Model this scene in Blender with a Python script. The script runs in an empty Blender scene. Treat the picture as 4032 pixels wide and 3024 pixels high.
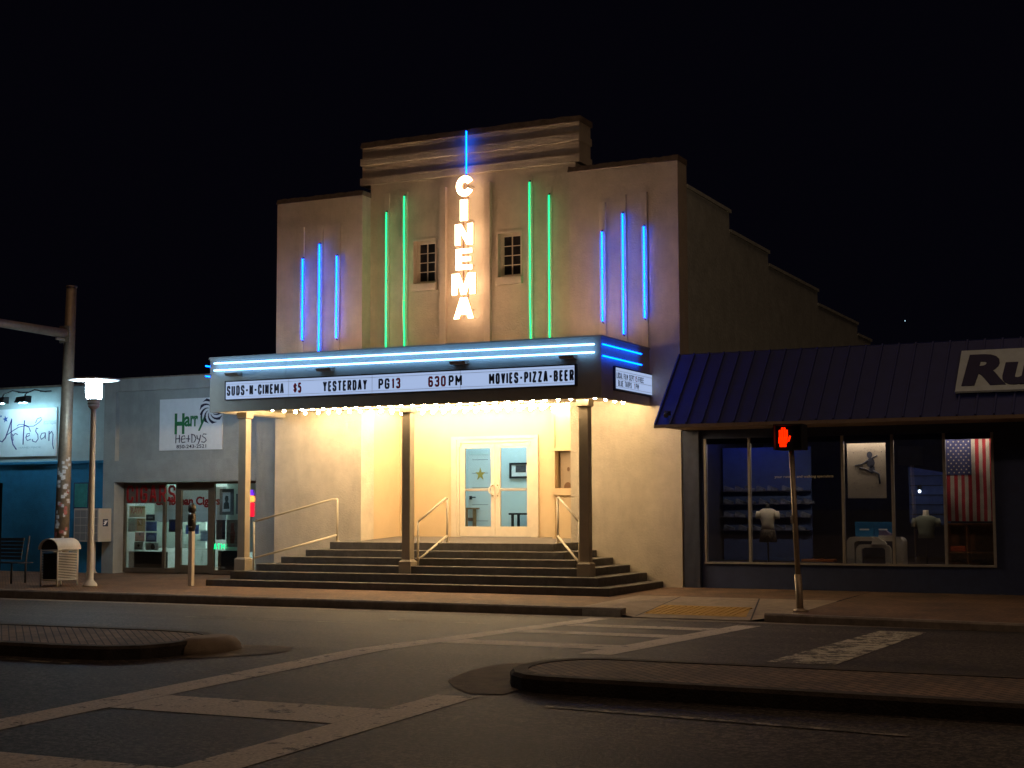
import bpy, bmesh, math, random
from mathutils import Vector, Matrix
random.seed(7)
scene = bpy.context.scene
COL = scene.collection

# ---------------------------------------------------------------- camera, sky, light, exposure
cam_d = bpy.data.cameras.new("camera"); cam = bpy.data.objects.new("camera", cam_d); COL.objects.link(cam)
cam_d.sensor_width = 36.0; cam_d.lens = 5825.25/4032*36.0; cam_d.clip_start = .1; cam_d.clip_end = 2000
_y, _p, _r = math.radians(25.8405), math.radians(4.7882), math.radians(-0.1892)
FW = Vector((-math.sin(_y)*math.cos(_p), math.cos(_y)*math.cos(_p), math.sin(_p)))
RT = Vector((math.cos(_y), math.sin(_y), 0)); UP = RT.cross(FW)
R2 = math.cos(_r)*RT + math.sin(_r)*UP; U2 = -math.sin(_r)*RT + math.cos(_r)*UP
M = Matrix((R2, U2, -FW)).transposed().to_4x4(); M.translation = Vector((18.0708, -25.86, 0.6506))
cam.matrix_world = M
scene.camera = cam

world = bpy.data.worlds.new("World"); scene.world = world; world.use_nodes = True
wn = world.node_tree.nodes; bg = wn["Background"]
sky = wn.new("ShaderNodeTexSky"); sky.sky_type = 'NISHITA'; sky.sun_disc = False
sky.sun_elevation = math.radians(-9); sky.sun_rotation = math.radians(150)
mixw = wn.new("ShaderNodeMix"); mixw.data_type = 'RGBA'; mixw.inputs[0].default_value = .02
mixw.inputs[6].default_value = (.0011, .0010, .0024, 1)
world.node_tree.links.new(sky.outputs[0], mixw.inputs[7]); world.node_tree.links.new(mixw.outputs[2], bg.inputs[0])
bg.inputs[1].default_value = 1.0

sd = bpy.data.lights.new("night_sky_glow", 'SUN'); sd.energy = 0.22; sd.angle = math.radians(50); sd.color = (1, .62, .36)
so = bpy.data.objects.new("night_sky_glow", sd); COL.objects.link(so)
so.rotation_euler = (math.radians(14), math.radians(7), 0)
ld = bpy.data.lights.new("street_light_beyond_frame", 'POINT'); ld.energy = 230; ld.color = (1, .66, .42); ld.shadow_soft_size = .25
lo = bpy.data.objects.new("street_light_beyond_frame", ld); COL.objects.link(lo); lo.location = (19.5, -9.5, 5.0)

scene.view_settings.view_transform = 'Standard'
scene.view_settings.look = 'None'
scene.view_settings.exposure = 0.0
scene.view_settings.gamma = 1.0
scene.cycles.use_denoising = True
scene.cycles.max_bounces = 8; scene.cycles.transparent_max_bounces = 16
scene.cycles.sample_clamp_indirect = 4.0

# ---------------------------------------------------------------- materials
MATS = {}
def nodes_of(name):
    m = bpy.data.materials.new(name); m.use_nodes = True
    nt = m.node_tree; b = nt.nodes["Principled BSDF"]
    return m, nt, b
def mat(name, col, rough=.7, metal=0.0, var=.12, vscale=6.0, bump=.0, bscale=60.0, spec=.4, dirt=None):
    if name in MATS: return MATS[name]
    m, nt, b = nodes_of(name); N = nt.nodes; L = nt.links
    tc = N.new("ShaderNodeTexCoord")
    nz = N.new("ShaderNodeTexNoise"); nz.inputs["Scale"].default_value = vscale; nz.inputs["Detail"].default_value = 6
    nz.inputs["Roughness"].default_value = .65
    L.new(tc.outputs["Object"], nz.inputs["Vector"])
    rp = N.new("ShaderNodeValToRGB")
    a = [max(0, c*(1-var*1.6)) for c in col[:3]]; z = [min(1, c*(1+var)) for c in col[:3]]
    rp.color_ramp.elements[0].position = .3; rp.color_ramp.elements[1].position = .7
    rp.color_ramp.elements[0].color = (*a, 1); rp.color_ramp.elements[1].color = (*z, 1)
    L.new(nz.outputs["Fac"], rp.inputs["Fac"])
    out = rp.outputs["Color"]
    if dirt:                                            # darker streaks and stains of their own shape
        n2 = N.new("ShaderNodeTexNoise"); n2.inputs["Scale"].default_value = dirt[0]; n2.inputs["Detail"].default_value = 8
        n2.inputs["Roughness"].default_value = .75
        mp = N.new("ShaderNodeMapping"); mp.inputs["Scale"].default_value = (1, 1, .25)
        L.new(tc.outputs["Object"], mp.inputs["Vector"]); L.new(mp.outputs[0], n2.inputs["Vector"])
        r2 = N.new("ShaderNodeValToRGB"); r2.color_ramp.elements[0].position = .48; r2.color_ramp.elements[1].position = .75
        r2.color_ramp.elements[0].color = (1, 1, 1, 1); r2.color_ramp.elements[1].color = (dirt[1],)*3+(1,)
        L.new(n2.outputs["Fac"], r2.inputs["Fac"])
        mx = N.new("ShaderNodeMix"); mx.data_type = 'RGBA'; mx.blend_type = 'MULTIPLY'; mx.inputs[0].default_value = 1
        L.new(out, mx.inputs[6]); L.new(r2.outputs["Color"], mx.inputs[7]); out = mx.outputs[2]
    L.new(out, b.inputs["Base Color"])
    b.inputs["Roughness"].default_value = rough; b.inputs["Metallic"].default_value = metal
    b.inputs["Specular IOR Level"].default_value = spec
    if bump:
        n3 = N.new("ShaderNodeTexNoise"); n3.inputs["Scale"].default_value = bscale; n3.inputs["Detail"].default_value = 4
        L.new(tc.outputs["Object"], n3.inputs["Vector"])
        bp = N.new("ShaderNodeBump"); bp.inputs["Strength"].default_value = bump; bp.inputs["Distance"].default_value = .02
        L.new(n3.outputs["Fac"], bp.inputs["Height"]); L.new(bp.outputs[0], b.inputs["Normal"])
    MATS[name] = m; return m
def emis(name, col, s):
    if name in MATS: return MATS[name]
    m, nt, b = nodes_of(name)
    b.inputs["Base Color"].default_value = (.02, .02, .02, 1); b.inputs["Emission Color"].default_value = (*col, 1)
    b.inputs["Emission Strength"].default_value = s; b.inputs["Roughness"].default_value = .4
    MATS[name] = m; return m
def glass(name, tint=(.9, .95, .95), refl=.07):
    if name in MATS: return MATS[name]
    m = bpy.data.materials.new(name); m.use_nodes = True; nt = m.node_tree; nt.nodes.clear(); N = nt.nodes; L = nt.links
    o = N.new("ShaderNodeOutputMaterial"); t = N.new("ShaderNodeBsdfTransparent"); t.inputs[0].default_value = (*tint, 1)
    g = N.new("ShaderNodeBsdfGlossy"); g.inputs["Roughness"].default_value = .015; g.inputs[0].default_value = (1, 1, 1, 1)
    f = N.new("ShaderNodeFresnel"); f.inputs[0].default_value = 1.5
    ad = N.new("ShaderNodeMath"); ad.operation = 'MULTIPLY'; ad.inputs[1].default_value = refl/.045
    L.new(f.outputs[0], ad.inputs[0])
    mx = N.new("ShaderNodeMixShader"); L.new(ad.outputs[0], mx.inputs[0]); L.new(t.outputs[0], mx.inputs[1]); L.new(g.outputs[0], mx.inputs[2])
    L.new(mx.outputs[0], o.inputs[0]); MATS[name] = m; return m
def brick_mat(name, c1, c2, mortar, scale):
    m, nt, b = nodes_of(name); N = nt.nodes; L = nt.links
    tc = N.new("ShaderNodeTexCoord"); br = N.new("ShaderNodeTexBrick")
    mpg = N.new("ShaderNodeMapping"); mpg.inputs["Rotation"].default_value = (0, 0, math.radians(45))
    L.new(tc.outputs["Object"], mpg.inputs[0]); L.new(mpg.outputs[0], br.inputs["Vector"])
    br.inputs["Scale"].default_value = scale; br.inputs["Mortar Size"].default_value = .022
    br.inputs["Color1"].default_value = (*c1, 1); br.inputs["Color2"].default_value = (*c2, 1); br.inputs["Mortar"].default_value = (*mortar, 1)
    nz = N.new("ShaderNodeTexNoise"); nz.inputs["Scale"].default_value = 1.3; nz.inputs["Detail"].default_value = 8
    L.new(tc.outputs["Object"], nz.inputs["Vector"])
    rp = N.new("ShaderNodeValToRGB"); rp.color_ramp.elements[0].position = .3; rp.color_ramp.elements[1].position = .7
    rp.color_ramp.elements[0].color = (.55, .55, .55, 1); rp.color_ramp.elements[1].color = (1.15, 1.1, 1.05, 1)
    L.new(nz.outputs["Fac"], rp.inputs[0])
    mx = N.new("ShaderNodeMix"); mx.data_type = 'RGBA'; mx.blend_type = 'MULTIPLY'; mx.inputs[0].default_value = 1
    L.new(br.outputs["Color"], mx.inputs[6]); L.new(rp.outputs[0], mx.inputs[7]); L.new(mx.outputs[2], b.inputs["Base Color"])
    bp = N.new("ShaderNodeBump"); bp.inputs["Strength"].default_value = .5; bp.inputs["Distance"].default_value = .01; bp.invert = True
    L.new(br.outputs["Fac"], bp.inputs["Height"]); L.new(bp.outputs[0], b.inputs["Normal"])
    b.inputs["Roughness"].default_value = .85; MATS[name] = m; return m
def asphalt_mat(name):
    m, nt, b = nodes_of(name); N = nt.nodes; L = nt.links
    tc = N.new("ShaderNodeTexCoord")
    fine = N.new("ShaderNodeTexNoise"); fine.inputs["Scale"].default_value = 24; fine.inputs["Detail"].default_value = 3; fine.inputs["Roughness"].default_value = .8
    L.new(tc.outputs["Object"], fine.inputs["Vector"])
    r1 = N.new("ShaderNodeValToRGB"); r1.color_ramp.elements[0].position = .46; r1.color_ramp.elements[1].position = .60
    r1.color_ramp.elements[0].color = (.008, .007, .007, 1); r1.color_ramp.elements[1].color = (.115, .10, .09, 1)
    mid = N.new("ShaderNodeTexNoise"); mid.inputs["Scale"].default_value = 11; mid.inputs["Detail"].default_value = 6; mid.inputs["Roughness"].default_value = .85
    L.new(tc.outputs["Object"], mid.inputs["Vector"])
    av = N.new("ShaderNodeMix"); av.data_type = 'FLOAT'; av.inputs[0].default_value = .3
    L.new(fine.outputs["Fac"], av.inputs[2]); L.new(mid.outputs["Fac"], av.inputs[3])
    L.new(av.outputs[0], r1.inputs[0])
    mp = N.new("ShaderNodeMapping"); mp.inputs["Scale"].default_value = (.12, .9, 1)
    L.new(tc.outputs["Object"], mp.inputs[0])
    big = N.new("ShaderNodeTexNoise"); big.inputs["Scale"].default_value = 1.0; big.inputs["Detail"].default_value = 7; big.inputs["Roughness"].default_value = .6
    L.new(mp.outputs[0], big.inputs["Vector"])
    r2 = N.new("ShaderNodeValToRGB"); r2.color_ramp.elements[0].position = .3; r2.color_ramp.elements[1].position = .7
    r2.color_ramp.elements[0].color = (.35, .35, .35, 1); r2.color_ramp.elements[1].color = (1.5, 1.4, 1.3, 1)
    L.new(big.outputs["Fac"], r2.inputs[0])
    mx = N.new("ShaderNodeMix"); mx.data_type = 'RGBA'; mx.blend_type = 'MULTIPLY'; mx.inputs[0].default_value = 1
    L.new(r1.outputs[0], mx.inputs[6]); L.new(r2.outputs[0], mx.inputs[7]); L.new(mx.outputs[2], b.inputs["Base Color"])
    # thin wandering cracks
    vo = N.new("ShaderNodeTexVoronoi"); vo.feature = 'DISTANCE_TO_EDGE'; vo.inputs["Scale"].default_value = .55
    wp = N.new("ShaderNodeTexNoise"); wp.inputs["Scale"].default_value = 2.0; wp.inputs["Detail"].default_value = 5
    L.new(tc.outputs["Object"], wp.inputs["Vector"])
    ad = N.new("ShaderNodeVectorMath"); ad.operation = 'ADD'; L.new(tc.outputs["Object"], ad.inputs[0]); L.new(wp.outputs["Color"], ad.inputs[1])
    L.new(ad.outputs[0], vo.inputs["Vector"])
    r3 = N.new("ShaderNodeValToRGB"); r3.color_ramp.elements[0].position = .001; r3.color_ramp.elements[1].position = .006
    r3.color_ramp.elements[0].color = (.5, .5, .5, 1); r3.color_ramp.elements[1].color = (1, 1, 1, 1)
    L.new(vo.outputs["Distance"], r3.inputs[0])
    m2 = N.new("ShaderNodeMix"); m2.data_type = 'RGBA'; m2.blend_type = 'MULTIPLY'; m2.inputs[0].default_value = 1
    L.new(mx.outputs[2], m2.inputs[6]); L.new(r3.outputs[0], m2.inputs[7]); L.new(m2.outputs[2], b.inputs["Base Color"])
    bp = N.new("ShaderNodeBump"); bp.inputs["Strength"].default_value = .55; bp.inputs["Distance"].default_value = .012
    L.new(fine.outputs["Fac"], bp.inputs["Height"]); L.new(bp.outputs[0], b.inputs["Normal"])
    b.inputs["Roughness"].default_value = .72; b.inputs["Specular IOR Level"].default_value = .35
    MATS[name] = m; return m
def paint_mat(name, col, wear):
    """road paint worn through in patches: asphalt shows where the noise cuts it"""
    m, nt, b = nodes_of(name); N = nt.nodes; L = nt.links
    tc = N.new("ShaderNodeTexCoord")
    nz = N.new("ShaderNodeTexNoise"); nz.inputs["Scale"].default_value = 5; nz.inputs["Detail"].default_value = 9; nz.inputs["Roughness"].default_value = .75
    L.new(tc.outputs["Object"], nz.inputs["Vector"])
    rp = N.new("ShaderNodeValToRGB"); rp.color_ramp.elements[0].position = wear; rp.color_ramp.elements[1].position = wear+.05
    rp.color_ramp.elements[0].color = (.05, .045, .04, 1); rp.color_ramp.elements[1].color = (*col, 1)
    L.new(nz.outputs["Fac"], rp.inputs[0])
    f = N.new("ShaderNodeTexNoise"); f.inputs["Scale"].default_value = 40; f.inputs["Detail"].default_value = 4
    L.new(tc.outputs["Object"], f.inputs["Vector"])
    r2 = N.new("ShaderNodeValToRGB"); r2.color_ramp.elements[0].position = .3; r2.color_ramp.elements[1].position = .65
    r2.color_ramp.elements[0].color = (.55, .55, .55, 1); r2.color_ramp.elements[1].color = (1.1, 1.1, 1.1, 1)
    L.new(f.outputs["Fac"], r2.inputs[0])
    mx = N.new("ShaderNodeMix"); mx.data_type = 'RGBA'; mx.blend_type = 'MULTIPLY'; mx.inputs[0].default_value = 1
    L.new(rp.outputs[0], mx.inputs[6]); L.new(r2.outputs[0], mx.inputs[7]); L.new(mx.outputs[2], b.inputs["Base Color"])
    b.inputs["Roughness"].default_value = .75; MATS[name] = m; return m

STUCCO = mat("cream_stucco", (.62, .54, .43), .85, var=.09, vscale=2.5, bump=.38, bscale=28, dirt=(2.2, .84))
TRIM = mat("cream_trim", (.64, .56, .45), .7, var=.05, bump=.12, bscale=40)
LOBBYW = mat("entrance_paint", (.60, .46, .29), .8, var=.04, vscale=2, bump=.15, bscale=60)
SIDEW = mat("auditorium_block_paint", (.56, .60, .54), .9, var=.12, vscale=3, bump=.4, bscale=14)
COPE = mat("weathered_coping", (.22, .17, .13), .9, var=.25, vscale=8, bump=.5, bscale=30)
FASCIA = mat("marquee_grey_paint", (.36, .33, .28), .6, var=.06, vscale=3, bump=.1, bscale=30)
CEIL = mat("soffit_cream", (.74, .66, .5), .7, var=.04)
COLP = mat("column_paint", (.36, .30, .22), .6, var=.06, bump=.1, bscale=40)
STEP = mat("step_concrete", (.115, .105, .10), .85, var=.18, vscale=9, bump=.3, bscale=70, dirt=(2.5, .65))
CONC = mat("kerb_concrete", (.22, .19, .16), .9, var=.22, vscale=7, bump=.4, bscale=60, dirt=(2.0, .6))
WALK = mat("ramp_concrete", (.30, .24, .18), .9, var=.15, vscale=5, bump=.3, bscale=70, dirt=(1.5, .7))
TACT = mat("tactile_yellow", (.46, .27, .05), .8, var=.12, vscale=8, bump=.3, bscale=60)
BRICK = brick_mat("paving_brick", (.22, .125, .07), (.14, .085, .05), (.085, .055, .04), 4.5)
MEDB = brick_mat("median_brick", (.22, .145, .10), (.13, .09, .065), (.012, .01, .009), 3.2)
MEDK = mat("shade_dark_kerb", (.06, .05, .043), .9, var=.3, vscale=6, bump=.5, bscale=50, dirt=(2.0, .5))  # unlit look of the median's faces put into the kerb colour, plus random dirt
ASPH = asphalt_mat("asphalt")
PAINT = paint_mat("crosswalk_paint", (.56, .50, .42), .39)
PAINT2 = paint_mat("worn_stop_paint", (.50, .47, .36), .47)
PAINT3 = paint_mat("faded_lane_paint", (.30, .27, .22), .5)
WHITEM = mat("white_paint_metal", (.72, .70, .66), .45, var=.05)
RAILM = mat("handrail_paint", (.68, .60, .46), .4, var=.06)
DARKM = mat("dark_metal", (.03, .03, .032), .5, var=.2)
GALV = mat("galvanised_steel", (.36, .29, .21), .5, metal=.5, var=.15, vscale=12)
BRONZE = mat("bronze_aluminium", (.16, .12, .085), .45, metal=.4, var=.1)
ALU = mat("mullion_aluminium", (.42, .40, .37), .4, metal=.4, var=.1)
CLEAR = glass("clear_glass"); SHOPG = glass("shop_window_glass", (.92, .95, .97), .10)
DARKG = mat("dark_pane", (.03, .028, .03), .12, var=.2, spec=.6)
BLACK = mat("black_matte", (.012, .012, .014), .7, var=.2)
NAVY = mat("navy_wall", (.035, .05, .12), .7, var=.12, bump=.1)
NAVYR = mat("navy_metal_roof", (.022, .034, .16), .42, var=.1, vscale=4, metal=.2)
TEAL = mat("teal_wall", (.02, .17, .32), .8, var=.14, vscale=4, bump=.35, bscale=50)
GREYS = mat("grey_stucco", (.35, .365, .35), .85, var=.08, vscale=3, bump=.4, bscale=40, dirt=(1.2, .75))
PALEG = mat("pale_green_wall", (.62, .72, .66), .8, var=.05)
WOOD = mat("red_wood", (.26, .10, .035), .5, var=.25, vscale=14)
CHAIRW = mat("chair_wood", (.32, .17, .07), .4, var=.2, vscale=14)
WHITE = mat("white_board", (.80, .82, .84), .5, var=.04)
RED = mat("red_ink", (.45, .02, .02), .6, var=.1)
DRED = mat("dark_red_ink", (.42, .015, .015), .6, var=.15)
INK = mat("blue_black_ink", (.008, .008, .035), .5, var=.1)
GREEN = mat("green_ink", (.02, .18, .06), .6, var=.15)
PURPLE = mat("purple_ink", (.05, .03, .19), .6, var=.1)
SKIN = mat("mannequin_white", (.7, .66, .58), .5, var=.04)

N_BLUE = emis("neon_blue", (.0, .085, 1.0), 11.5)
N_GREEN = emis("neon_green", (.01, 1.0, .32), 1.8)
N_WHITE = emis("neon_white", (.20, .50, 1.0), 11.0)
N_BULB = emis("warm_bulb", (1.0, .71, .38), 210.0)
N_SIGN = emis("letter_glow", (1.0, .62, .36), 14.0)
N_RIM = emis("letter_rim_glow", (1.0, .30, .10), 1.6); N_BACK = emis("letter_back_glow", (1.0, .62, .36), 7.0)
N_HAND = emis("signal_hand_glow", (1.0, .014, .0), 4.0)
N_LAMP = emis("lamp_glow", (.58, .82, 1.0), 190.0)
N_ATM = emis("neon_atm", (.0, 1.0, .30), 1.6)
N_BOARD = emis("backlit_board", (.40, .52, .80), .92)
N_COOL = emis("cool_ceiling_light", (.68, .93, 1.0), 9.0)
N_SHOP = emis("shop_ceiling_light", (.78, 1.0, .93), 11.0)
N_BLUEI = emis("unseen_blue_tube_glow", (.02, .10, 1.0), 9.0)
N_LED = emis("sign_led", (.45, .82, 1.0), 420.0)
N_RED = emis("neon_red", (1.0, .006, .03), 1.5); N_PUR = emis("neon_purple", (.2, .03, 1.0), 1.2); N_ORG = emis("neon_orange", (1.0, .25, .04), 3.0)

# ---------------------------------------------------------------- builders
ORG = {}
def thing(name, label, cat, loc=(0, 0, 0), group=None):
    o = bpy.data.objects.new(name, None); COL.objects.link(o); o.empty_display_size = .2
    o.location = loc; o["label"] = label; o["category"] = cat
    if group: o["group"] = group
    ORG[o.name] = Vector(loc); return o
def tag(o, label, cat, group=None):
    o["label"] = label; o["category"] = cat
    if group: o["group"] = group
    return o
class MB:
    def __init__(s): s.bm = bmesh.new(); s.mi = 0
    def _f(s, vs):
        try: f = s.bm.faces.new(vs); f.material_index = s.mi; return f
        except ValueError: return None
    def box(s, x0, x1, y0, y1, z0, z1, bev=0):
        p = [(x0,y0,z0),(x1,y0,z0),(x1,y1,z0),(x0,y1,z0),(x0,y0,z1),(x1,y0,z1),(x1,y1,z1),(x0,y1,z1)]
        v = [s.bm.verts.new(q) for q in p]
        fs = [s._f([v[i] for i in f]) for f in ((0,3,2,1),(4,5,6,7),(0,1,5,4),(1,2,6,5),(2,3,7,6),(3,0,4,7))]
        if bev:
            es = list({e for f in fs for e in f.edges})
            r = bmesh.ops.bevel(s.bm, geom=es, offset=bev, segments=2, affect='EDGES', profile=.6)
            for f in r['faces']: f.material_index = s.mi
        return s
    def hexa(s, p):
        v = [s.bm.verts.new(q) for q in p]
        for f in ((0,3,2,1),(4,5,6,7),(0,1,5,4),(1,2,6,5),(2,3,7,6),(3,0,4,7)): s._f([v[i] for i in f])
        return s
    def quad(s, a, b, c, d): s._f([s.bm.verts.new(q) for q in (a, b, c, d)]); return s
    def prism(s, poly, fn, d0, d1):
        a = [s.bm.verts.new(fn(u, v, d0)) for u, v in poly]; b = [s.bm.verts.new(fn(u, v, d1)) for u, v in poly]
        s._f(a[::-1]); s._f(b); n = len(poly)
        for i in range(n): s._f([a[i], a[(i+1) % n], b[(i+1) % n], b[i]])
        return s
    def tube(s, pts, r, seg=10, caps=True, r1=None, flat=False):
        pts = [Vector(p) for p in pts]; rings = []; n = len(pts); ref = None
        for i, p in enumerate(pts):
            t = (pts[min(i+1, n-1)]-pts[max(i-1, 0)]).normalized()
            if ref is None and flat: ref = Vector((0, 1, 0))
            if ref is None: ref = Vector((0, 0, 1)) if abs(t.z) < .9 else Vector((1, 0, 0))
            x = t.cross(ref).normalized(); y = x.cross(t).normalized(); ref = y
            rr = r if r1 is None else r+(r1-r)*i/(n-1)
            if isinstance(r, (list, tuple)): rr = r[i]
            rings.append([s.bm.verts.new(p+x*math.cos(k*2*math.pi/seg)*rr+y*math.sin(k*2*math.pi/seg)*rr) for k in range(seg)])
        for a, b in zip(rings, rings[1:]):
            for k in range(seg):
                f = s._f([a[k], a[(k+1) % seg], b[(k+1) % seg], b[k]])
                if f: f.smooth = True
        if caps: s._f(rings[0]); s._f(rings[-1][::-1])
        return s
    def lathe(s, prof, c, seg=24, sx=1, sy=1):
        rings = []
        for r, z in prof:
            rings.append([s.bm.verts.new((c[0]+math.cos(k*2*math.pi/seg)*r*sx, c[1]+math.sin(k*2*math.pi/seg)*r*sy, c[2]+z)) for k in range(seg)])
        for a, b in zip(rings, rings[1:]):
            for k in range(seg):
                f = s._f([a[k], a[(k+1) % seg], b[(k+1) % seg], b[k]])
                if f: f.smooth = True
        s._f(rings[0][::-1]); s._f(rings[-1]); return s
    def loft(s, secs, seg=20):
        """secs: (cx, cy, z, rx, ry)"""
        rings = [[s.bm.verts.new((cx+math.cos(k*2*math.pi/seg)*rx, cy+math.sin(k*2*math.pi/seg)*ry, z)) for k in range(seg)] for cx, cy, z, rx, ry in secs]
        for a, b in zip(rings, rings[1:]):
            for k in range(seg):
                f = s._f([a[k], a[(k+1) % seg], b[(k+1) % seg], b[k]])
                if f: f.smooth = True
        s._f(rings[0][::-1]); s._f(rings[-1]); return s
    def sphere(s, c, r, seg=10, rings=7):
        prof = [(max(1e-4, math.sin(math.pi*i/rings))*r, -math.cos(math.pi*i/rings)*r) for i in range(rings+1)]
        return s.lathe(prof, c, seg)
    def text(s, txt, a0, a1, b0, b1, fn, d0, d1, bold=0.0, keep=False, shear=0.0):
        cu = bpy.data.curves.new("t", 'FONT'); cu.body = txt; cu.offset = bold; cu.resolution_u = 4; cu.shear = shear
        cu.extrude = .5
        o = bpy.data.objects.new("t", cu); COL.objects.link(o)
        dg = bpy.context.evaluated_depsgraph_get(); me = bpy.data.meshes.new_from_object(o.evaluated_get(dg))
        vs = [v.co for v in me.vertices]
        x0 = min(v.x for v in vs); x1 = max(v.x for v in vs); y0 = min(v.y for v in vs); y1 = max(v.y for v in vs)
        nv = []
        for v in vs:
            a = a0+(v.x-x0)/(x1-x0)*(a1-a0); b = b0+(v.y-y0)/(y1-y0)*(b1-b0); d = d1 if v.z > 0 else d0
            nv.append(s.bm.verts.new(fn(a, b, d)))
        for f in me.polygons: s._f([nv[i] for i in f.vertices])
        bpy.data.objects.remove(o); bpy.data.curves.remove(cu); bpy.data.meshes.remove(me); return s
    def build(s, name, m, parent=None, kind=None, smooth=False):
        me = bpy.data.meshes.new(name)
        off = ORG.get(parent.name, Vector()) if parent else Vector()
        if not parent:
            vs = [v.co for v in s.bm.verts]
            off = Vector(((min(v.x for v in vs)+max(v.x for v in vs))/2, (min(v.y for v in vs)+max(v.y for v in vs))/2, min(v.z for v in vs)))
        if off.length > 0: bmesh.ops.translate(s.bm, verts=s.bm.verts, vec=-off)
        bmesh.ops.recalc_face_normals(s.bm, faces=s.bm.faces)
        s.bm.to_mesh(me); s.bm.free()
        for q in (m if isinstance(m, (list, tuple)) else [m]): me.materials.append(q)
        o = bpy.data.objects.new(name, me); COL.objects.link(o)
        if parent: o.parent = parent; ORG[o.name] = off
        else: o.location = off; ORG[o.name] = off
        if kind: o["kind"] = kind
        return o
GL = {
 'A': [[(0,0),(.38,1),(.62,1),(1,0)],[(.16,.3),(.84,.3)]], 'B': [[(0,0),(0,1),(.7,1),(.95,.86),(.95,.66),(.7,.53),(0,.53)],[(.7,.53),(1,.38),(1,.16),(.75,0),(0,0)]],
 'C': [[(1,.72),(1,.86),(.8,1),(.2,1),(0,.86),(0,.14),(.2,0),(.8,0),(1,.14),(1,.28)]], 'D': [[(0,0),(0,1),(.72,1),(1,.82),(1,.18),(.72,0),(0,0)]],
 'E': [[(1,1),(0,1),(0,0),(1,0)],[(0,.52),(.85,.52)]], 'F': [[(1,1),(0,1),(0,0)],[(0,.52),(.85,.52)]],
 'G': [[(1,.74),(1,.86),(.8,1),(.2,1),(0,.86),(0,.14),(.2,0),(.8,0),(1,.14),(1,.46),(.55,.46)]], 'I': [[(.5,0),(.5,1)]], 'L': [[(0,1),(0,0),(1,0)]],
 'M': [[(0,0),(0,1),(.5,.35),(1,1),(1,0)]], 'N': [[(0,0),(0,1),(1,0),(1,1)]], 'O': [[(.2,0),(0,.14),(0,.86),(.2,1),(.8,1),(1,.86),(1,.14),(.8,0),(.2,0)]],
 'P': [[(0,0),(0,1),(.75,1),(1,.86),(1,.6),(.75,.46),(0,.46)]], 'R': [[(0,0),(0,1),(.75,1),(1,.86),(1,.62),(.75,.5),(0,.5)],[(.6,.5),(1,0)]],
 'S': [[(1,.76),(1,.87),(.8,1),(.2,1),(0,.87),(0,.67),(.2,.54),(.8,.46),(1,.33),(1,.13),(.8,0),(.2,0),(0,.13),(0,.25)]], 'T': [[(0,1),(1,1)],[(.5,1),(.5,0)]],
 'U': [[(0,1),(0,.14),(.2,0),(.8,0),(1,.14),(1,1)]], 'V': [[(0,1),(.5,0),(1,1)]], 'W': [[(0,1),(.25,0),(.5,.7),(.75,0),(1,1)]], 'Y': [[(0,1),(.5,.48),(1,1)],[(.5,.48),(.5,0)]],
 'Z': [[(0,1),(1,1),(0,0),(1,0)]], '-': [[(.1,.48),(.9,.48)]], '1': [[(.2,.8),(.55,1),(.55,0)]], '2': [[(0,.8),(.1,.95),(.3,1),(.8,1),(1,.85),(1,.65),(0,0),(1,0)]],
 '3': [[(0,.87),(.2,1),(.8,1),(1,.87),(1,.65),(.75,.53),(.4,.53)],[(.75,.53),(1,.4),(1,.13),(.8,0),(.2,0),(0,.13)]], '5': [[(.95,1),(.08,1),(.04,.58),(.3,.64),(.8,.6),(1,.45),(1,.15),(.8,0),(.2,0),(0,.13)]],
 '6': [[(.95,.86),(.8,1),(.2,1),(0,.86),(0,.14),(.2,0),(.8,0),(1,.14),(1,.42),(.8,.55),(.2,.55),(0,.42)]], '0': [[(.2,0),(0,.14),(0,.86),(.2,1),(.8,1),(1,.86),(1,.14),(.8,0),(.2,0)]],
 '$': [[(1,.72),(.8,.86),(.2,.86),(0,.72),(.2,.54),(.8,.46),(1,.3),(.8,.14),(.2,.14),(0,.28)],[(.5,1),(.5,0)]],
}
WID = {'I': .3, '1': .62, 'M': 1.3, 'W': 1.3, '-': .75, 'E': .86, 'F': .84, 'L': .84}
def block(k, txt, a0, a1, b0, b1, fn, r):
    """condensed gothic lettering drawn as flattened round strokes"""
    gap = .34; ws = [.55 if c == ' ' else WID.get(c, 1.0) for c in txt]
    u = (a1-a0)/(sum(ws)+gap*(len(txt)-1)); x = a0; q = 0
    for c, w_ in zip(txt, ws):
        for stk in GL.get(c, []):
            q += 1; d0 = .0006*(q % 3)
            n0 = len(k.bm.verts)
            pts = [(x+r*.9+p*(w_*u-1.8*r), 0, b0+r*.9+v*(b1-b0-1.8*r)) for p, v in stk]
            for p_, q_ in zip(pts, pts[1:]):
                p_, q_ = Vector(p_), Vector(q_); e_ = (q_-p_).normalized()*r*.45
                k.tube([p_-e_, q_+e_], r, 8, flat=True)
            k.bm.verts.ensure_lookup_table()
            for v in k.bm.verts[n0:]: v.co = Vector(fn(v.co.x, v.co.z, -v.co.y*.22+d0))
        x += (w_+gap)*u
    return k
def FY(y0):                       # faces the street (-Y): a -> X, b -> Z, depth towards the viewer
    return lambda a, b, d: (a, y0-d, b)
def FX(x0):                       # faces +X: a -> Y
    return lambda a, b, d: (x0+d, a, b)
def bx(name, m, parent, *c, bev=0): return MB().box(*c, bev=bev).build(name, m, parent)

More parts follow.
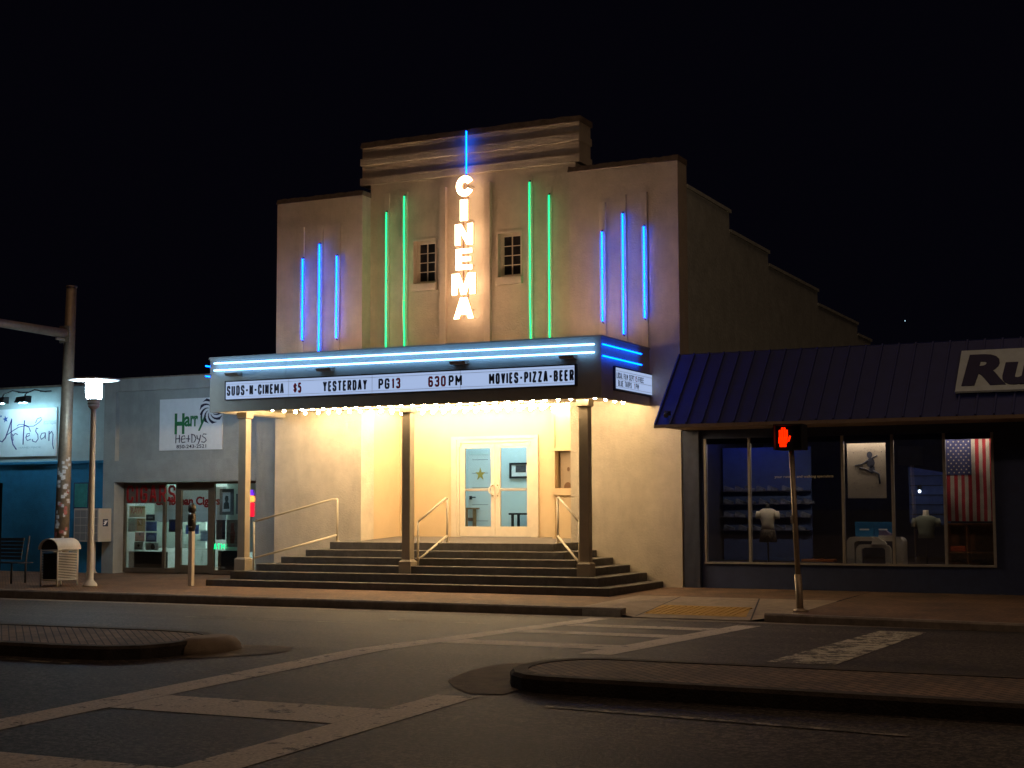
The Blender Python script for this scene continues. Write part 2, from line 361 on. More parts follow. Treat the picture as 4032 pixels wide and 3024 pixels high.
# ---------------------------------------------------------------- ground
def road_z(y): return -1.0+.13*(1-abs(y+12.0)/7.1)
def walk_z(x, y): return -.795-.002*(x-8)+.014*min(y, 0.0)
XL, XR = -70, 80
g = MB()
ys = [-21.5, -20, -18, -16, -14, -12, -10, -8, -6, -4.0]
for a, b in zip(ys, ys[1:]): g.quad((XL, a, road_z(a)), (XR, a, road_z(a)), (XR, b, road_z(b)), (XL, b, road_z(b)))
g.build("road", ASPH, kind="structure")
MB().quad((-900, -900, -1.35), (900, -900, -1.35), (900, 900, -1.35), (-900, 900, -1.35)).build("ground", ASPH, kind="structure")
# far pavement: one sheet with the ramp cut out
def kerb_y(x): return -4.90 if x < 11 else -5.0-.11*(x-11.9)
w = MB()
def wq(x0, x1, y0, y1):
    w.quad((x0, y0, walk_z(x0, y0)), (x1, y0, walk_z(x1, y0)), (x1, y1, walk_z(x1, y1)), (x0, y1, walk_z(x0, y1)))
wq(XL, 9.0, -4.76, 1.2); wq(9.0, 12.4, -2.25, 1.2)
w.quad((12.4, kerb_y(12.4)+.15, walk_z(12.4, -4.9)), (30, kerb_y(30)+.15, walk_z(30, -6.8)), (30, 1.2, walk_z(30, 0)), (12.4, 1.2, walk_z(12.4, 0)))
w.build("pavement", BRICK, kind="structure")
rz0 = road_z(-4.95)+.02
r = MB()
zt = lambda x: walk_z(x, -2.25)
r.quad((9.95, -4.95, rz0), (11.75, -5.0, rz0), (11.1, -2.25, zt(11.1)), (9.75, -2.25, zt(9.75)))
r.quad((9.0, -4.76, walk_z(9, -4.76)), (9.95, -4.95, rz0), (9.75, -2.25, zt(9.75)), (9.0, -2.25, zt(9)))
r.quad((11.75, -5.0, rz0), (12.4, kerb_y(12.4)+.15, walk_z(12.4, -4.9)), (12.4, -2.25, zt(12.4)), (11.1, -2.25, zt(11.1)))
ramp = r.build("kerb_ramp", WALK, kind="structure")
t = MB()
def ramp_z(y): return rz0+(zt(10.4)-rz0)*(y+4.97)/(2.72)
def tq(x0, x1, y0, y1, dz): t.quad((x0, y0, ramp_z(y0)+dz), (x1, y0, ramp_z(y0)+dz), (x1+(.0), y1, ramp_z(y1)+dz), (x0, y1, ramp_z(y1)+dz))
t.quad((9.98, -4.6, ramp_z(-4.6)+.006), (11.6, -4.65, ramp_z(-4.65)+.006), (11.33, -3.5, ramp_z(-3.5)+.006), (9.86, -3.45, ramp_z(-3.45)+.006))
for i in range(14):
    for j in range(10):
        x = 10.0+i*.105; y = -4.5+j*.1
        t.box(x-.018, x+.018, y-.018, y+.018, ramp_z(y)+.0, ramp_z(y)+.012)
t.build("tactile_paving", TACT, ramp)
j = MB()
for p, q in (((9.95, -4.9), (9.75, -2.3)), ((11.75, -4.95), (11.1, -2.3))):
    a = Vector((p[0], p[1], ramp_z(p[1])+.004)); b = Vector((q[0], q[1], ramp_z(q[1])+.004))
    j.quad(a, a+Vector((.025, 0, 0)), b+Vector((.025, 0, 0)), b)
j.build("ramp_joint", BLACK, ramp)
def kerb(pts, name="kerb", cap=True):
    k = MB(); prof = []
    for (x, y) in pts:
        zt_ = walk_z(x, y)+.004; zb = road_z(y)-.1
        prof.append([(x, y-.0, zb), (x, y-.0, zt_-.025), (x, y+.025, zt_), (x, y+.16, zt_), (x, y+.16, zb)])
    rows = [[k.bm.verts.new(q) for q in p] for p in prof]
    for a, b in zip(rows, rows[1:]):
        for i in range(4): k._f([a[i], b[i], b[i+1], a[i+1]])
    k._f(rows[0]); k._f(rows[-1][::-1])
    return k.build(name, CONC, kind="structure")
kerb([(x, -4.9) for x in (-70, -20, -5, 0, 5, 8.7, 9.75)])
kerb([(x, kerb_y(x)) for x in (11.98, 13, 16, 20, 30)])
gz = road_z(-4.9)
MB().quad((XL, -5.35, road_z(-5.35)+.005), (30, -5.35, road_z(-5.35)+.005), (30, -4.89, gz+.005), (XL, -4.89, gz+.005)).build("gutter", CONC, kind="structure")

def sheet(name, quads, m, dz=.005):
    """each quad: (x0,y0),(x1,y1),(x2,y2),(x3,y3) laid on the crowned road; split at the crown by the caller"""
    s = MB()
    for q in quads: s.quad(*[(x, y, road_z(y)+dz) for x, y in q])
    return s.build(name, m, kind="structure")
def band(xa0, xa1, ya, xb0, xb1, yb, n=6):
    out = []
    for i in range(n):
        t0, t1 = i/n, (i+1)/n; f = lambda a, b, t: a+(b-a)*t
        out.append(((f(xa0, xb0, t0), f(ya, yb, t0)), (f(xa1, xb1, t0), f(ya, yb, t0)), (f(xa1, xb1, t1), f(ya, yb, t1)), (f(xa0, xb0, t1), f(ya, yb, t1))))
    return out
cw = band(9.45, 9.84, -19.0, 9.45, 9.82, -12.0, 8)+band(9.45, 9.82, -12.0, 9.42, 9.74, -5.25, 6)
cw += band(11.98, 12.40, -19.0, 11.98, 12.36, -14.75, 5)+band(11.82, 12.2, -11.4, 11.86, 12.2, -5.9, 5)
for y0, y1 in ((-18.72, -18.22), (-16.36, -15.62)): cw += band(9.845, 11.975, y0, 9.845, 11.975, y1, 1)
for y0, y1 in ((-10.75, -10.12), (-8.72, -8.22), (-7.2, -6.7)): cw += band(9.825, 11.815, y0, 9.825, 11.85, y1, 1)
sheet("crosswalk_marking", cw, PAINT)
sheet("stop_line", band(13.86, 14.55, -11.4, 13.85, 14.45, -6.1, 4), PAINT2)
ln = []
for k in range(8): ln += band(5.9-k*7, 5.9-k*7, -8.1, 2.9-k*7+.0, 2.9-k*7, -8.1, 1)
ln = [((x-3, -8.14), (x, -8.14), (x, -8.03), (x-3, -8.03)) for x in (7.1, -.5, -8, -16, -24)]
ln += [((7.1, -7.3), (8.7, -7.38), (8.7, -7.3), (7.1, -7.22)), ((7.1, -7.3), (7.35, -7.3), (7.0, -6.9), (6.85, -6.9))]
ln += [((x0, -14.18), (x1, -14.18), (x1, -14.07), (x0, -14.07)) for x0, x1 in ((-30, 7.45),)]
ln += [((13.1, -14.98), (16, -15.28), (16, -15.36), (13.1, -15.06))]
sheet("lane_line", ln, PAINT3, .006)

def island(name, outline, h=.14, brick_in=.16):
    """raised median: kerb ring and brick top following the crown"""
    k = MB(); n = len(outline)
    cx = sum(p[0] for p in outline)/n; cy = sum(p[1] for p in outline)/n
    def inset(d):
        res = []
        for i in range(n):
            p0 = Vector(outline[i-1]); p1 = Vector(outline[i]); p2 = Vector(outline[(i+1) % n])
            e1 = (p1-p0).normalized(); e2 = (p2-p1).normalized()
            nrm = (Vector((-e1.y, e1.x))+Vector((-e2.y, e2.x))).normalized()
            res.append(p1+nrm*d)
        return res
    lv = [(inset(0), -.1), (inset(0), h-.03), (inset(.03), h), (inset(brick_in), h)]
    rows = [[k.bm.verts.new((p.x, p.y, road_z(p.y)+dz)) for p in ps] for ps, dz in lv]
    for a, b in zip(rows, rows[1:]):
        for i in range(n): k._f([a[i], a[(i+1) % n], b[(i+1) % n], b[i]])
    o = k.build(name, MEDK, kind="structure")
    t = MB(); top = inset(brick_in)
    half = n//2
    vs = [t.bm.verts.new((p.x, p.y, road_z(p.y)+h-.006)) for p in top]
    # fan strips between the two long sides
    for i in range(half-1): t._f([vs[i], vs[i+1], vs[n-2-i], vs[n-1-i]])
    t.build("median_paving", MEDB, o)
    return o
def nose_r(xn, y0, y1, xe):        # rounded nose at low X, running right; counter-clockwise
    cy = (y0+y1)/2; ry = (y1-y0)/2; pts = []
    front = [(xn+ry*.8-math.cos(a)*ry*.8, cy-math.sin(a)*ry) for a in [math.radians(x) for x in (8, 25, 45, 65, 85)]]
    front += [(xe*.15+(xn+ry)*.85, y0-.12), (xe*.5+(xn+ry)*.5, y0-.5), (xe, y0-1.0)]
    back = [(xn+ry*.8-math.cos(a)*ry*.8, cy+math.sin(a)*ry) for a in [math.radians(x) for x in (8, 25, 45, 65, 85)]]
    back += [(xe*.15+(xn+ry)*.85, y1+.0), (xe*.5+(xn+ry)*.5, y1-.3), (xe, y1-.8)]
    return front+back[::-1]
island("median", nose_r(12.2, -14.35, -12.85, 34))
def nose_l(xn, y0, y1, xe):
    p = nose_r(0, y0, y1, xn-xe)
    return [(xn-x, (y if True else 0)) for x, y in p][::-1]
fr = [(8.05, -12.95), (8.0, -13.3), (7.85, -13.6), (7.5, -13.8), (6.9, -13.86), (4, -13.82), (-5, -13.7), (-70, -13.0)]
bk = [(8.0, -12.75), (7.9, -12.35), (7.6, -12.15), (7.2, -12.08), (6.9, -12.05), (4, -12.1), (-5, -12.2), (-70, -12.0)]
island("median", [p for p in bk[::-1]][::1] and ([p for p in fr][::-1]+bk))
# broken kerb nose block and concrete aprons
nb = MB()
nb.loft([(8.05, -12.7, road_z(-12.6)-.06, .30, .46), (8.05, -12.7, road_z(-12.6)+.07, .27, .43), (8.03, -12.68, road_z(-12.6)+.13, .22, .38), (8.0, -12.68, road_z(-12.6)+.155, .15, .30)], 9)
nb.build("median_nose", WALK, kind="structure")
ap = MB()
def apron(pts):
    vs = [ap.bm.verts.new((x, y, road_z(y)+.007)) for x, y in pts]; ap._f(vs)
apron([(8.2, -13.4), (8.55, -13.2), (8.85, -12.75), (8.9, -12.4), (8.7, -12.1), (8.3, -12.05), (7.9, -12.1)])
apron([(12.5, -14.55), (12.2, -14.6), (11.9, -14.3), (11.62, -13.9), (11.52, -13.4), (11.5, -12.9), (11.6, -12.6), (11.85, -12.5), (12.2, -12.6), (12.5, -12.9)])
ap.build("concrete_apron", mat("apron_concrete", (.17, .135, .10), .9, var=.3, vscale=4, bump=.5, bscale=40, dirt=(3, .5)), kind="structure")
MB().box(XL, XR, -60, -21.5, -1.3, -.98).build("near_pavement", CONC, kind="structure")

# ---------------------------------------------------------------- cinema building
B = thing("cinema_building", "tall cream stepped art deco cinema with a big terraced side wall", "cinema", (4.5, 3, -.8))
for x0, x1 in ((0, 2.12), (6.78, 9.0)): bx("wing_wall", STUCCO, B, x0, x1, 0, .5, -1.0, 7.12)
w = MB()
w.box(2.12, 3.16, .33, .62, 2.72, 7.39); w.box(3.665, 5.09, .33, .62, 2.72, 7.39); w.box(5.6, 6.78, .33, .62, 2.72, 7.39)
w.box(3.16, 3.665, .33, .62, 2.72, 5.22); w.box(3.16, 3.665, .33, .62, 6.13, 7.39)
w.box(5.09, 5.6, .33, .62, 2.72, 5.22); w.box(5.09, 5.6, .33, .62, 6.13, 7.39)
w.box(1.905, 6.865, .34, .9, 7.39, 8.2)
w.build("central_bay", STUCCO, B)
for c in ((1.88, 6.89, .285, .92, 7.39, 7.55), (1.88, 6.89, .285, .92, 7.815, 7.965)):
    bx("cornice_band", STUCCO, B, *c, bev=.008)
for c in ((1.88, 6.89, .285, .95, 8.2, 8.325), (-.01, 2.132, -.04, .52, 7.12, 7.225), (6.768, 9.01, -.04, .52, 7.12, 7.225)):
    m = MB(); x0, x1, y0, y1, z0, z1 = c; n = 24       # worn, slightly uneven top edge
    bot = [(x0+(x1-x0)*i/n) for i in range(n+1)]
    tops = [z1+random.uniform(-.012, .012) for _ in bot]
    for i in range(n):
        a, b = bot[i], bot[i+1]
        m.hexa([(a, y0, z0), (b, y0, z0), (b, y1, z0), (a, y1, z0), (a, y0+.05, tops[i]), (b, y0+.05, tops[i+1]), (b, y1, tops[i+1]), (a, y1, tops[i])])
    bmesh.ops.remove_doubles(m.bm, verts=m.bm.verts, dist=.001)
    m.build("coping", [COPE], B)
a = MB()
for y0, y1, z in ((.5, 3.2, 6.7), (3.2, 6.03, 6.29), (6.03, 10.4, 6.0), (10.4, 14.75, 5.65), (14.75, 16.4, 5.35), (16.4, 24, 4.6)):
    a.box(.08, 8.985, y0+.001, y1, 2.9, z); a.box(.03, 9.02, y0+.002, y1+.06, z, z+.07)
a.box(.03, 8.985, 3.72, 24, -.9, 2.899)
a.build("auditorium", SIDEW, B)
# strips behind the neon
ST = [(.585, .70, 6.57, .0), (1.03, 1.17, 6.565, 0), (1.46, 1.59, 6.56, 0), (7.41, 7.55, 6.455, 0), (7.85, 7.97, 6.565, 0), (8.265, 8.395, 6.58, 0),
      (2.47, 2.585, 7.17, .33), (2.885, 3.025, 7.16, .33), (5.735, 5.865, 7.18, .33), (6.155, 6.28, 6.95, .33)]
for x0, x1, z, y in ST: bx("pilaster_strip", TRIM, B, x0, x1, y-.035, y+.004, 3.2, z, bev=.004)
for x0, x1 in ((3.795, 3.932), (4.802, 4.942)): bx("pilaster_strip", TRIM, B, x0, x1, .25, .334, 3.2, 7.17, bev=.006)
for x0, x1 in ((3.16, 3.665), (5.09, 5.6)):
    f = MB()
    f.box(x0-.025, x1+.025, .305, .335, 6.11, 6.155); f.box(x0-.025, x0, .305, .335, 5.215, 6.11); f.box(x1, x1+.025, .305, .335, 5.215, 6.11)
    f.box(x0, x0+.07, .44, .5, 5.22, 6.13); f.box(x1-.07, x1, .44, .5, 5.22, 6.13); f.box(x0+.07, x1-.07, .44, .5, 6.06, 6.13); f.box(x0+.07, x1-.07, .44, .5, 5.22, 5.29)
    xm = (x0+x1)/2
    f.box(xm-.008, xm+.008, .445, .47, 5.29, 6.06)
    for i in (1, 2, 3):
        z = 5.29+.77*i/4; f.box(x0+.07, xm-.008, .447, .47, z-.007, z+.007); f.box(xm+.008, x1-.07, .447, .47, z-.007, z+.007)
    win = f.build("window", TRIM, B)
    bx("pane", DARKG, win, x0+.07, x1-.07, .475, .49, 5.29, 6.06)
    bx("sill", TRIM, B, x0-.03, x1+.04, .24, .5, 5.07, 5.218, bev=.006)
# entrance recess
w = MB()
w.box(1.9, 2.12, .5, 1.8, -.1, 2.75); w.box(6.78, 7.0, .5, 1.8, -.1, 2.75)
w.box(2.12, 3.38, 1.57, 1.7, -.1, 2.75); w.box(5.39, 6.78, 1.57, 1.7, -.1, 2.75); w.box(3.38, 5.39, 1.57, 1.7, 2.13, 2.75)
w.build("entrance_wall", LOBBYW, B)
bx("entrance_ceiling", CEIL, B, 2.12, 6.78, .02, 1.57, 2.70, 2.718)
f = MB(); f.hexa([(2.12, .02, -.3), (6.78, .02, -.3), (6.78, 3.6, -.3), (2.12, 3.6, -.3), (2.12, .02, .0), (6.78, .02, .0), (6.78, 1.6, .058), (2.12, 1.6, .058)])
f.build("entrance_floor", STEP, B)
# door frame, casing, leaves
f = MB()
f.box(3.38, 3.5, 1.53, 1.6, .05, 2.14); f.box(5.28, 5.39, 1.53, 1.6, .05, 2.14); f.box(3.5, 5.28, 1.53, 1.6, 2.075, 2.14)
f.box(3.5, 3.565, 1.545, 1.64, .05, 2.075); f.box(5.215, 5.28, 1.545, 1.64, .05, 2.075); f.box(3.565, 5.215, 1.545, 1.64, 2.0, 2.075)
f.box(3.565, 3.61, 1.52, 1.55, 1.93, 2.01); f.box(5.17, 5.215, 1.52, 1.55, 1.93, 2.01)
f.build("door_frame", TRIM, B)
for x0, x1, g0, g1 in ((3.57, 4.39, 3.69, 4.30), (4.395, 5.21, 4.515, 5.125)):
    d = MB()
    d.box(x0, g0, 1.56, 1.605, .065, 1.995); d.box(g1, x1, 1.56, 1.605, .065, 1.995); d.box(g0, g1, 1.56, 1.605, .065, .27); d.box(g0, g1, 1.56, 1.605, 1.895, 1.995)
    dd = d.build("door", TRIM, B)
    bx("pane", CLEAR, dd, g0, g1, 1.58, 1.584, .27, 1.895)
    bx("push_bar", ALU, dd, g0+.003, g1-.003, 1.553, 1.60, 1.0, 1.055, bev=.006)
    hx = g1+.05 if x0 < 4 else g0-.05; s = -1 if x0 < 4 else 1
    h = MB(); h.tube([(hx, 1.56, 1.12), (hx, 1.50, 1.12), (hx-.0, 1.49, 1.10), (hx+s*.06, 1.49, 1.05), (hx+s*.06, 1.49, .98), (hx, 1.49, .92), (hx, 1.50, .90), (hx, 1.56, .90)], .012, 8)
    h.build("handle", RAILM, dd)
# ticket booth front with its window
k = MB()
k.box(5.86, 5.92, 1.18, 1.57, .0, 2.72); k.box(5.92, 6.76, 1.2, 1.57, .0, 1.04); k.box(5.92, 6.76, 1.2, 1.57, 1.79, 2.72); k.box(6.62, 6.76, 1.2, 1.57, 1.04, 1.79)
k.box(5.84, 6.7, 1.16, 1.2, 1.785, 1.84); k.box(5.84, 6.7, 1.14, 1.2, .9, 1.04)
tw = k.build("ticket_window", LOBBYW, B)
bx("pane", mat("booth_screen", (.30, .24, .18), .3, var=.05), tw, 5.98, 6.62, 1.33, 1.34, 1.04, 1.79)
h = MB(); h.prism([(6.155+math.cos(t)*.03, 1.42+math.sin(t)*.045) for t in [i*math.pi/8 for i in range(16)]], FY(1.325), 0, .003)
h.build("speak_hole", mat("hole_brown", (.10, .055, .03), .8), tw); h = MB(); h.prism([(6.14+math.cos(t)*.085, 1.042+math.sin(t)*.12) for t in [i*math.pi/8 for i in range(9)]], FY(1.325), 0, .003)
h.build("change_slot", MATS["hole_brown"], tw)
# lobby room behind the doors
LB = mat("lobby_paint", (.62, .72, .73), .8, var=.03)
k = MB(); k.box(2.2, 6.3, 3.62, 3.7, 0, 2.9); k.box(2.2, 2.26, 1.71, 3.62, 0, 2.9); k.box(6.24, 6.3, 1.71, 3.62, 0, 2.9); k.box(2.26, 6.24, 1.71, 3.62, 2.84, 2.9)
lob = k.build("lobby_wall", LB, B)
bx("lobby_floor", mat("lobby_carpet", (.25, .2, .18), .9), B, 2.26, 6.24, 1.71, 3.62, .0, .058)
bx("ceiling_light", N_COOL, lob, 3.0, 5.6, 2.3, 3.2, 2.80, 2.835)

d = thing("lobby_door", "white panelled door with a gold star seen through the left glass door", "door", (3.0, 3.6, .06))
k = MB(); k.box(2.72, 3.32, 3.57, 3.615, .06, 1.84); k.build("leaf", mat("door_white", (.75, .78, .78), .5, var=.02), d)
k = MB(); k.box(2.64, 2.72, 3.555, 3.615, .06, 1.94); k.box(3.32, 3.4, 3.555, 3.615, .06, 1.94); k.box(2.72, 3.32, 3.555, 3.615, 1.84, 1.94); k.build("casing", LB, d)
k = MB()
for z in (.36, .72, 1.1, 1.42, 1.72): k.box(2.82, 3.22, 3.566, 3.5695, z, z+.012)
k.build("panel_groove", mat("groove_grey", (.25, .28, .3), .7), d)
k = MB(); k.prism([(3.03+math.cos(math.pi/2+i*math.pi/5)*(.13 if i % 2 == 0 else .05), 1.40+math.sin(math.pi/2+i*math.pi/5)*(.15 if i % 2 == 0 else .055)) for i in range(10)], FY(3.565), 0, .01)
k.build("star", mat("gold_star", (.55, .38, .08), .4), d)
k = MB(); k.box(2.76, 2.82, 3.55, 3.57, .84, .92); k.tube([(2.79, 3.54, .89), (2.92, 3.53, .89)], .012, 8); k.build("handle", DARKM, d)
p = thing("framed_picture", "black framed picture with white mat on the lobby wall", "picture", (4.0, 3.6, 1.3))
k = MB(); k.box(3.74, 4.34, 3.575, 3.615, 1.30, 1.345); k.box(3.74, 4.34, 3.575, 3.615, 1.6, 1.645); k.box(3.74, 3.785, 3.575, 3.615, 1.345, 1.6); k.box(4.295, 4.34, 3.575, 3.615, 1.345, 1.6); k.build("frame", BLACK, p)
bx("mat_board", WHITE, p, 3.785, 4.295, 3.598, 3.61, 1.345, 1.6)
bx("print", mat("dark_print", (.06, .055, .06), .5, var=.9, vscale=14), p, 3.89, 4.14, 3.59, 3.596, 1.43, 1.585)
p = thing("theatre_chair", "old wooden theatre chair with brown seat inside the lobby", "chair", (2.95, 3.2, .06))
k = MB(); k.box(2.58, 2.64, 3.2, 3.5, .5, .9, bev=.02); k.build("backrest", CHAIRW, p)
for y in (3.1, 3.5):
    k = MB(); k.box(2.62, 3.02, y, y+.05, .62, .66, bev=.012); k.box(2.86, 2.94, y+.005, y+.045, .06, .62, bev=.01); k.build("armrest", CHAIRW, p)
bx("seat", mat("seat_leather", (.16, .07, .04), .4), p, 2.66, 2.88, 3.15, 3.5, .36, .44, bev=.02)
p = thing("side_table", "small black table at the right edge of the lobby view", "table", (4.25, 3.3, .06))
bx("top", BLACK, p, 3.95, 4.6, 3.1, 3.5, .5, .54, bev=.005)
for x in (4.0, 4.52):
    for y in (3.13, 3.43): bx("leg", BLACK, p, x, x+.045, y, y+.045, .06, .5)

# neon on the facade: eleven separate tubes
def neon(name, x, z0, z1, y, m, label, grp, wob=0.0):
    t = thing(name, label, "neon tube", (x, y, z0), grp)
    if wob:
        zj = z0+(z1-z0)*.31
        for za, zb_, dx in ((z0, zj-.006, .012), (zj+.006, z1, 0)):
            k = MB(); k.tube([(x+dx*(1-i/5)+wob*math.sin(i*1.3), y, za+(zb_-za)*i/5) for i in range(6)], .0165, 8); k.build("tube", m, t)
    else:
        n = 9; pts = [(x, y, z0+(z1-z0)*i/(n-1)) for i in range(n)]
        k = MB(); k.tube(pts, .0165, 8); k.build("tube", m, t)
    for z in (z0+.03, (z0+z1)/2, z1-.03):
        q = MB(); q.tube([(x, y+.017, z), (x, y+.07, z)], .006, 6); q.build("standoff", DARKM, t)
    for z, dz in ((z0, -.03), (z1, .03)):
        q = MB(); q.tube([(x, y, z+dz*.05), (x, y+.02, z+dz), (x, y+.06, z+dz)], .013, 6); q.build("electrode", DARKM, t)
gb = "blue neon tubes on the side wings"; gg = "green neon tubes on the central bay"
for (x, z0, z1), l in zip(((.715, 4.17, 5.88), (1.13, 3.9, 6.155), (1.556, 4.16, 5.875), (7.5, 4.166, 5.877), (7.925, 3.9, 6.19), (8.35, 4.18, 5.906)),
        ("outermost blue neon tube of the left wing", "tall middle blue neon tube of the left wing", "blue neon tube of the left wing nearest the green tubes",
         "blue neon tube of the right wing nearest the green tubes", "tall middle blue neon tube of the right wing", "outermost blue neon tube of the right wing")):
    neon("neon_tube", x, z0, z1, -.095, N_BLUE, l, gb)
for (x, z0, z1, wb), l in zip(((2.557, 3.92, 6.76, 0), (2.984, 3.915, 7.06, .004), (5.835, 3.91, 7.07, .003), (6.254, 3.92, 6.77, 0)),
        ("shorter green neon tube beside the left wing edge", "taller green neon tube between left window and shorter green tube",
         "taller green neon tube right beside the right window", "shorter green neon tube beside the right wing edge")):
    neon("neon_tube", x, z0, z1, .225, N_GREEN, l, gg, wb)
neon("neon_tube", 4.442, 7.37, 8.25, .2, N_BLUE, "single short blue neon tube above the C at the roofline", None)

S = thing("cinema_sign", "glowing white vertical letters spelling CINEMA down the facade", "sign", (4.42, .2, 4.4))
def cpoly():
    o = []; i_ = []
    for k in range(15):
        t = math.radians(28+k*(304/14)); o.append((.5+.5*math.cos(t), .5+.5*math.sin(t))); i_.append((.5+.17*math.cos(t), .5+.19*math.sin(t)))
    return o+i_[::-1]
LET = [(cpoly(), 4.237, 4.64, 6.87, 7.32), ([(0, 0), (1, 0), (1, 1), (0, 1)], 4.33, 4.505, 6.38, 6.83),
       ([(0,0),(.32,0),(.32,.55),(.66,0),(1,0),(1,1),(.69,1),(.69,.46),(.35,1),(0,1)], 4.215, 4.62, 5.885, 6.34),
       ([(0,0),(1,0),(1,.23),(.36,.23),(.36,.4),(.93,.4),(.93,.61),(.36,.61),(.36,.78),(1,.78),(1,1),(0,1)], 4.235, 4.60, 5.385, 5.835),
       ([(0,0),(.23,0),(.23,.6),(.39,0),(.61,0),(.77,.6),(.77,0),(1,0),(1,1),(.68,1),(.5,.45),(.32,1),(0,1)], 4.145, 4.675, 4.885, 5.335),
       ([(0,0),(.28,0),(.33,.19),(.67,.19),(.72,0),(1,0),(.67,1),(.33,1)], 4.185, 4.635, 4.4, 4.845)]
for poly, x0, x1, z0, z1 in LET:
    pp = [(x0+.085+u*(x1-x0)*.995, .015+(z0+.012+v*(z1-z0-.024))*.9945) for u, v in poly]
    k = MB(); k.prism(pp, FY(.04), 0, .06)
    for f in k.bm.faces:
        f.normal_update()
        if abs(f.normal.y) < .5 or f.calc_center_median().y > .03: f.material_index = 1 if abs(f.normal.y) < .5 else 2
    k.build("letter", [N_SIGN, N_RIM, N_BACK], S)
k = MB()
for x in (4.46, 4.56): k.box(x-.012, x+.012, .042, .06, 4.42, 7.22)
for z in (4.6, 5.5, 6.4, 7.1): k.box(4.46, 4.48, .06, .33, z, z+.02); k.box(4.54, 4.56, .06, .33, z, z+.02)
k.build("mounting_rail", TRIM, S)

# ---------------------------------------------------------------- marquee canopy
Q = thing("marquee", "flat grey marquee canopy on three columns with white readerboards", "marquee", (4.25, -1.2, -.55))
X0, X1, Y0, ZB, ZT = .10, 8.40, -2.37, 2.54, 3.59
k = MB()
k.box(X0, X1, Y0, Y0+.1, ZB, ZT); k.box(X0, X0+.1, Y0+.1, -.002, ZB, ZT-.001); k.box(X1-.1, X1, Y0+.1, -.002, ZB, ZT-.001)
k.box(X0+.1, X1-.1, Y0+.1, -.002, ZT-.12, ZT-.06)
k.box(X0-.02, X1+.02, Y0-.02, Y0+.12, ZT, ZT+.03); k.box(X1-.12, X1+.02, Y0+.12, -.002, ZT, ZT+.029); k.box(X0-.02, X0+.12, Y0+.12, -.002, ZT, ZT+.029)
for x in (1.87, 5.72): k.box(x-.006, x+.006, Y0-.004, Y0, ZB, ZT-.001)
k.build("fascia", FASCIA, Q)
k = MB(); k.box(X0+.1, X1-.1, Y0+.1, -.002, 2.655, 2.68); k.box(X0+.1, X1-.1, Y0+.1, Y0+.16, 2.56, 2.655); k.box(X0+.1, X0+.16, Y0+.16, -.002, 2.56, 2.655); k.box(X1-.16, X1-.1, Y0+.16, -.002, 2.56, 2.655)
k.build("soffit", CEIL, Q)
def rtube(p, q, m, name="neon_tube", r=.014):
    k = MB(); a, b = Vector(p), Vector(q); n = 7
    k.tube([a+(b-a)*i/(n-1) for i in range(n)], r, 8); return k.build(name, m, Q)
for z in (3.49, 3.352):
    for xa, xb in ((.24, 2.05), (2.06, 3.95), (3.96, 5.85), (5.86, 8.30)): rtube((xa, -2.43, z-.0 if xa < 1 else z-.008*(xa/2)), (xb, -2.43, z-.008*(xb/2)), N_WHITE)
for z in (3.45, 3.25):
    rtube((8.46, -2.43, z), (8.46, -.58, z), N_BLUE); rtube((.04, -2.43, z), (.04, -.58, z), N_BLUE)
k = MB(); k.box(.5, 7.96, -2.43, -2.368, 2.755, 3.135)
k.box(8.398, 8.44, -1.83, -.0021, 2.70, 3.13); k.build("sign_box", DARKM, Q)
rb = bx("readerboard", N_BOARD, Q, .535, 7.925, -2.436, -2.4305, 2.775, 3.11)
k = MB()
for z in (2.815, 3.065): k.box(.54, 7.92, -2.4385, -2.4362, z-.003, z+.003)
for x in (2.0, 3.85, 5.7): k.box(x-.003, x+.003, -2.438, -2.4362, 2.776, 3.109)
k.build("letter_track", mat("track_grey", (.4, .45, .52), .5), rb)
READR = mat("readerboard_red", (.55, .012, .03), .5)
for txt, a0, a1, red in (("SUDS-N-CINEMA", .56, 1.89, 0), ("$5", 2.11, 2.29, 1), ("YESTERDAY", 2.777, 3.74, 0), ("PG", 3.99, 4.225, 0), ("13", 4.275, 4.455, 1),
                       ("630", 5.04, 5.40, 1), ("PM", 5.46, 5.73, 0), ("MOVIES-PIZZA-BEER", 6.275, 7.918, 0)):
    block(MB(), txt, a0, a1, 2.842, 3.034, FY(-2.4395), .0195).build("word", READR if red else INK, rb)
rb = bx("readerboard", N_BOARD, Q, 8.4405, 8.446, -1.79, -.004, 2.735, 3.105)
k = MB()
for z in (2.77, 2.905, 3.05): k.box(8.446, 8.448, -1.785, -.01, z-.003, z+.003)
k.build("letter_track", MATS["track_grey"], rb)
for txt, a0, a1, b0, red in (("LOCAL FILM", -1.775, -1.24, .0, 0), ("SEPT", -1.17, -.92, 0, 0), ("15", -.885, -.765, 0, 1), ("FREE", -.715, -.45, 0, 0),
                           ("BLUE", -1.70, -1.47, -.135, 0), ("TARPS", -1.39, -1.06, -.135, 0), ("1", -.93, -.88, -.135, 1), ("PM", -.85, -.70, -.135, 0)):
    block(MB(), txt, a0, a1, 2.92+b0, 3.022+b0, FX(8.4485), .0095).build("word", READR if red else INK, rb)
for x0, x1 in ((.58, .88), (2.68, 3.0), (5.53, 5.84), (7.68, 7.96)):
    k = MB(); k.hexa([(x0, -2.52, 3.225), (x1, -2.52, 3.225), (x1, -2.38, 3.225), (x0, -2.38, 3.225), (x0, -2.56, 3.275), (x1, -2.56, 3.275), (x1, -2.38, 3.295), (x0, -2.38, 3.295)])
    k.build("floodlight", mat("floodlight_bronze", (.20, .15, .11), .5), Q)
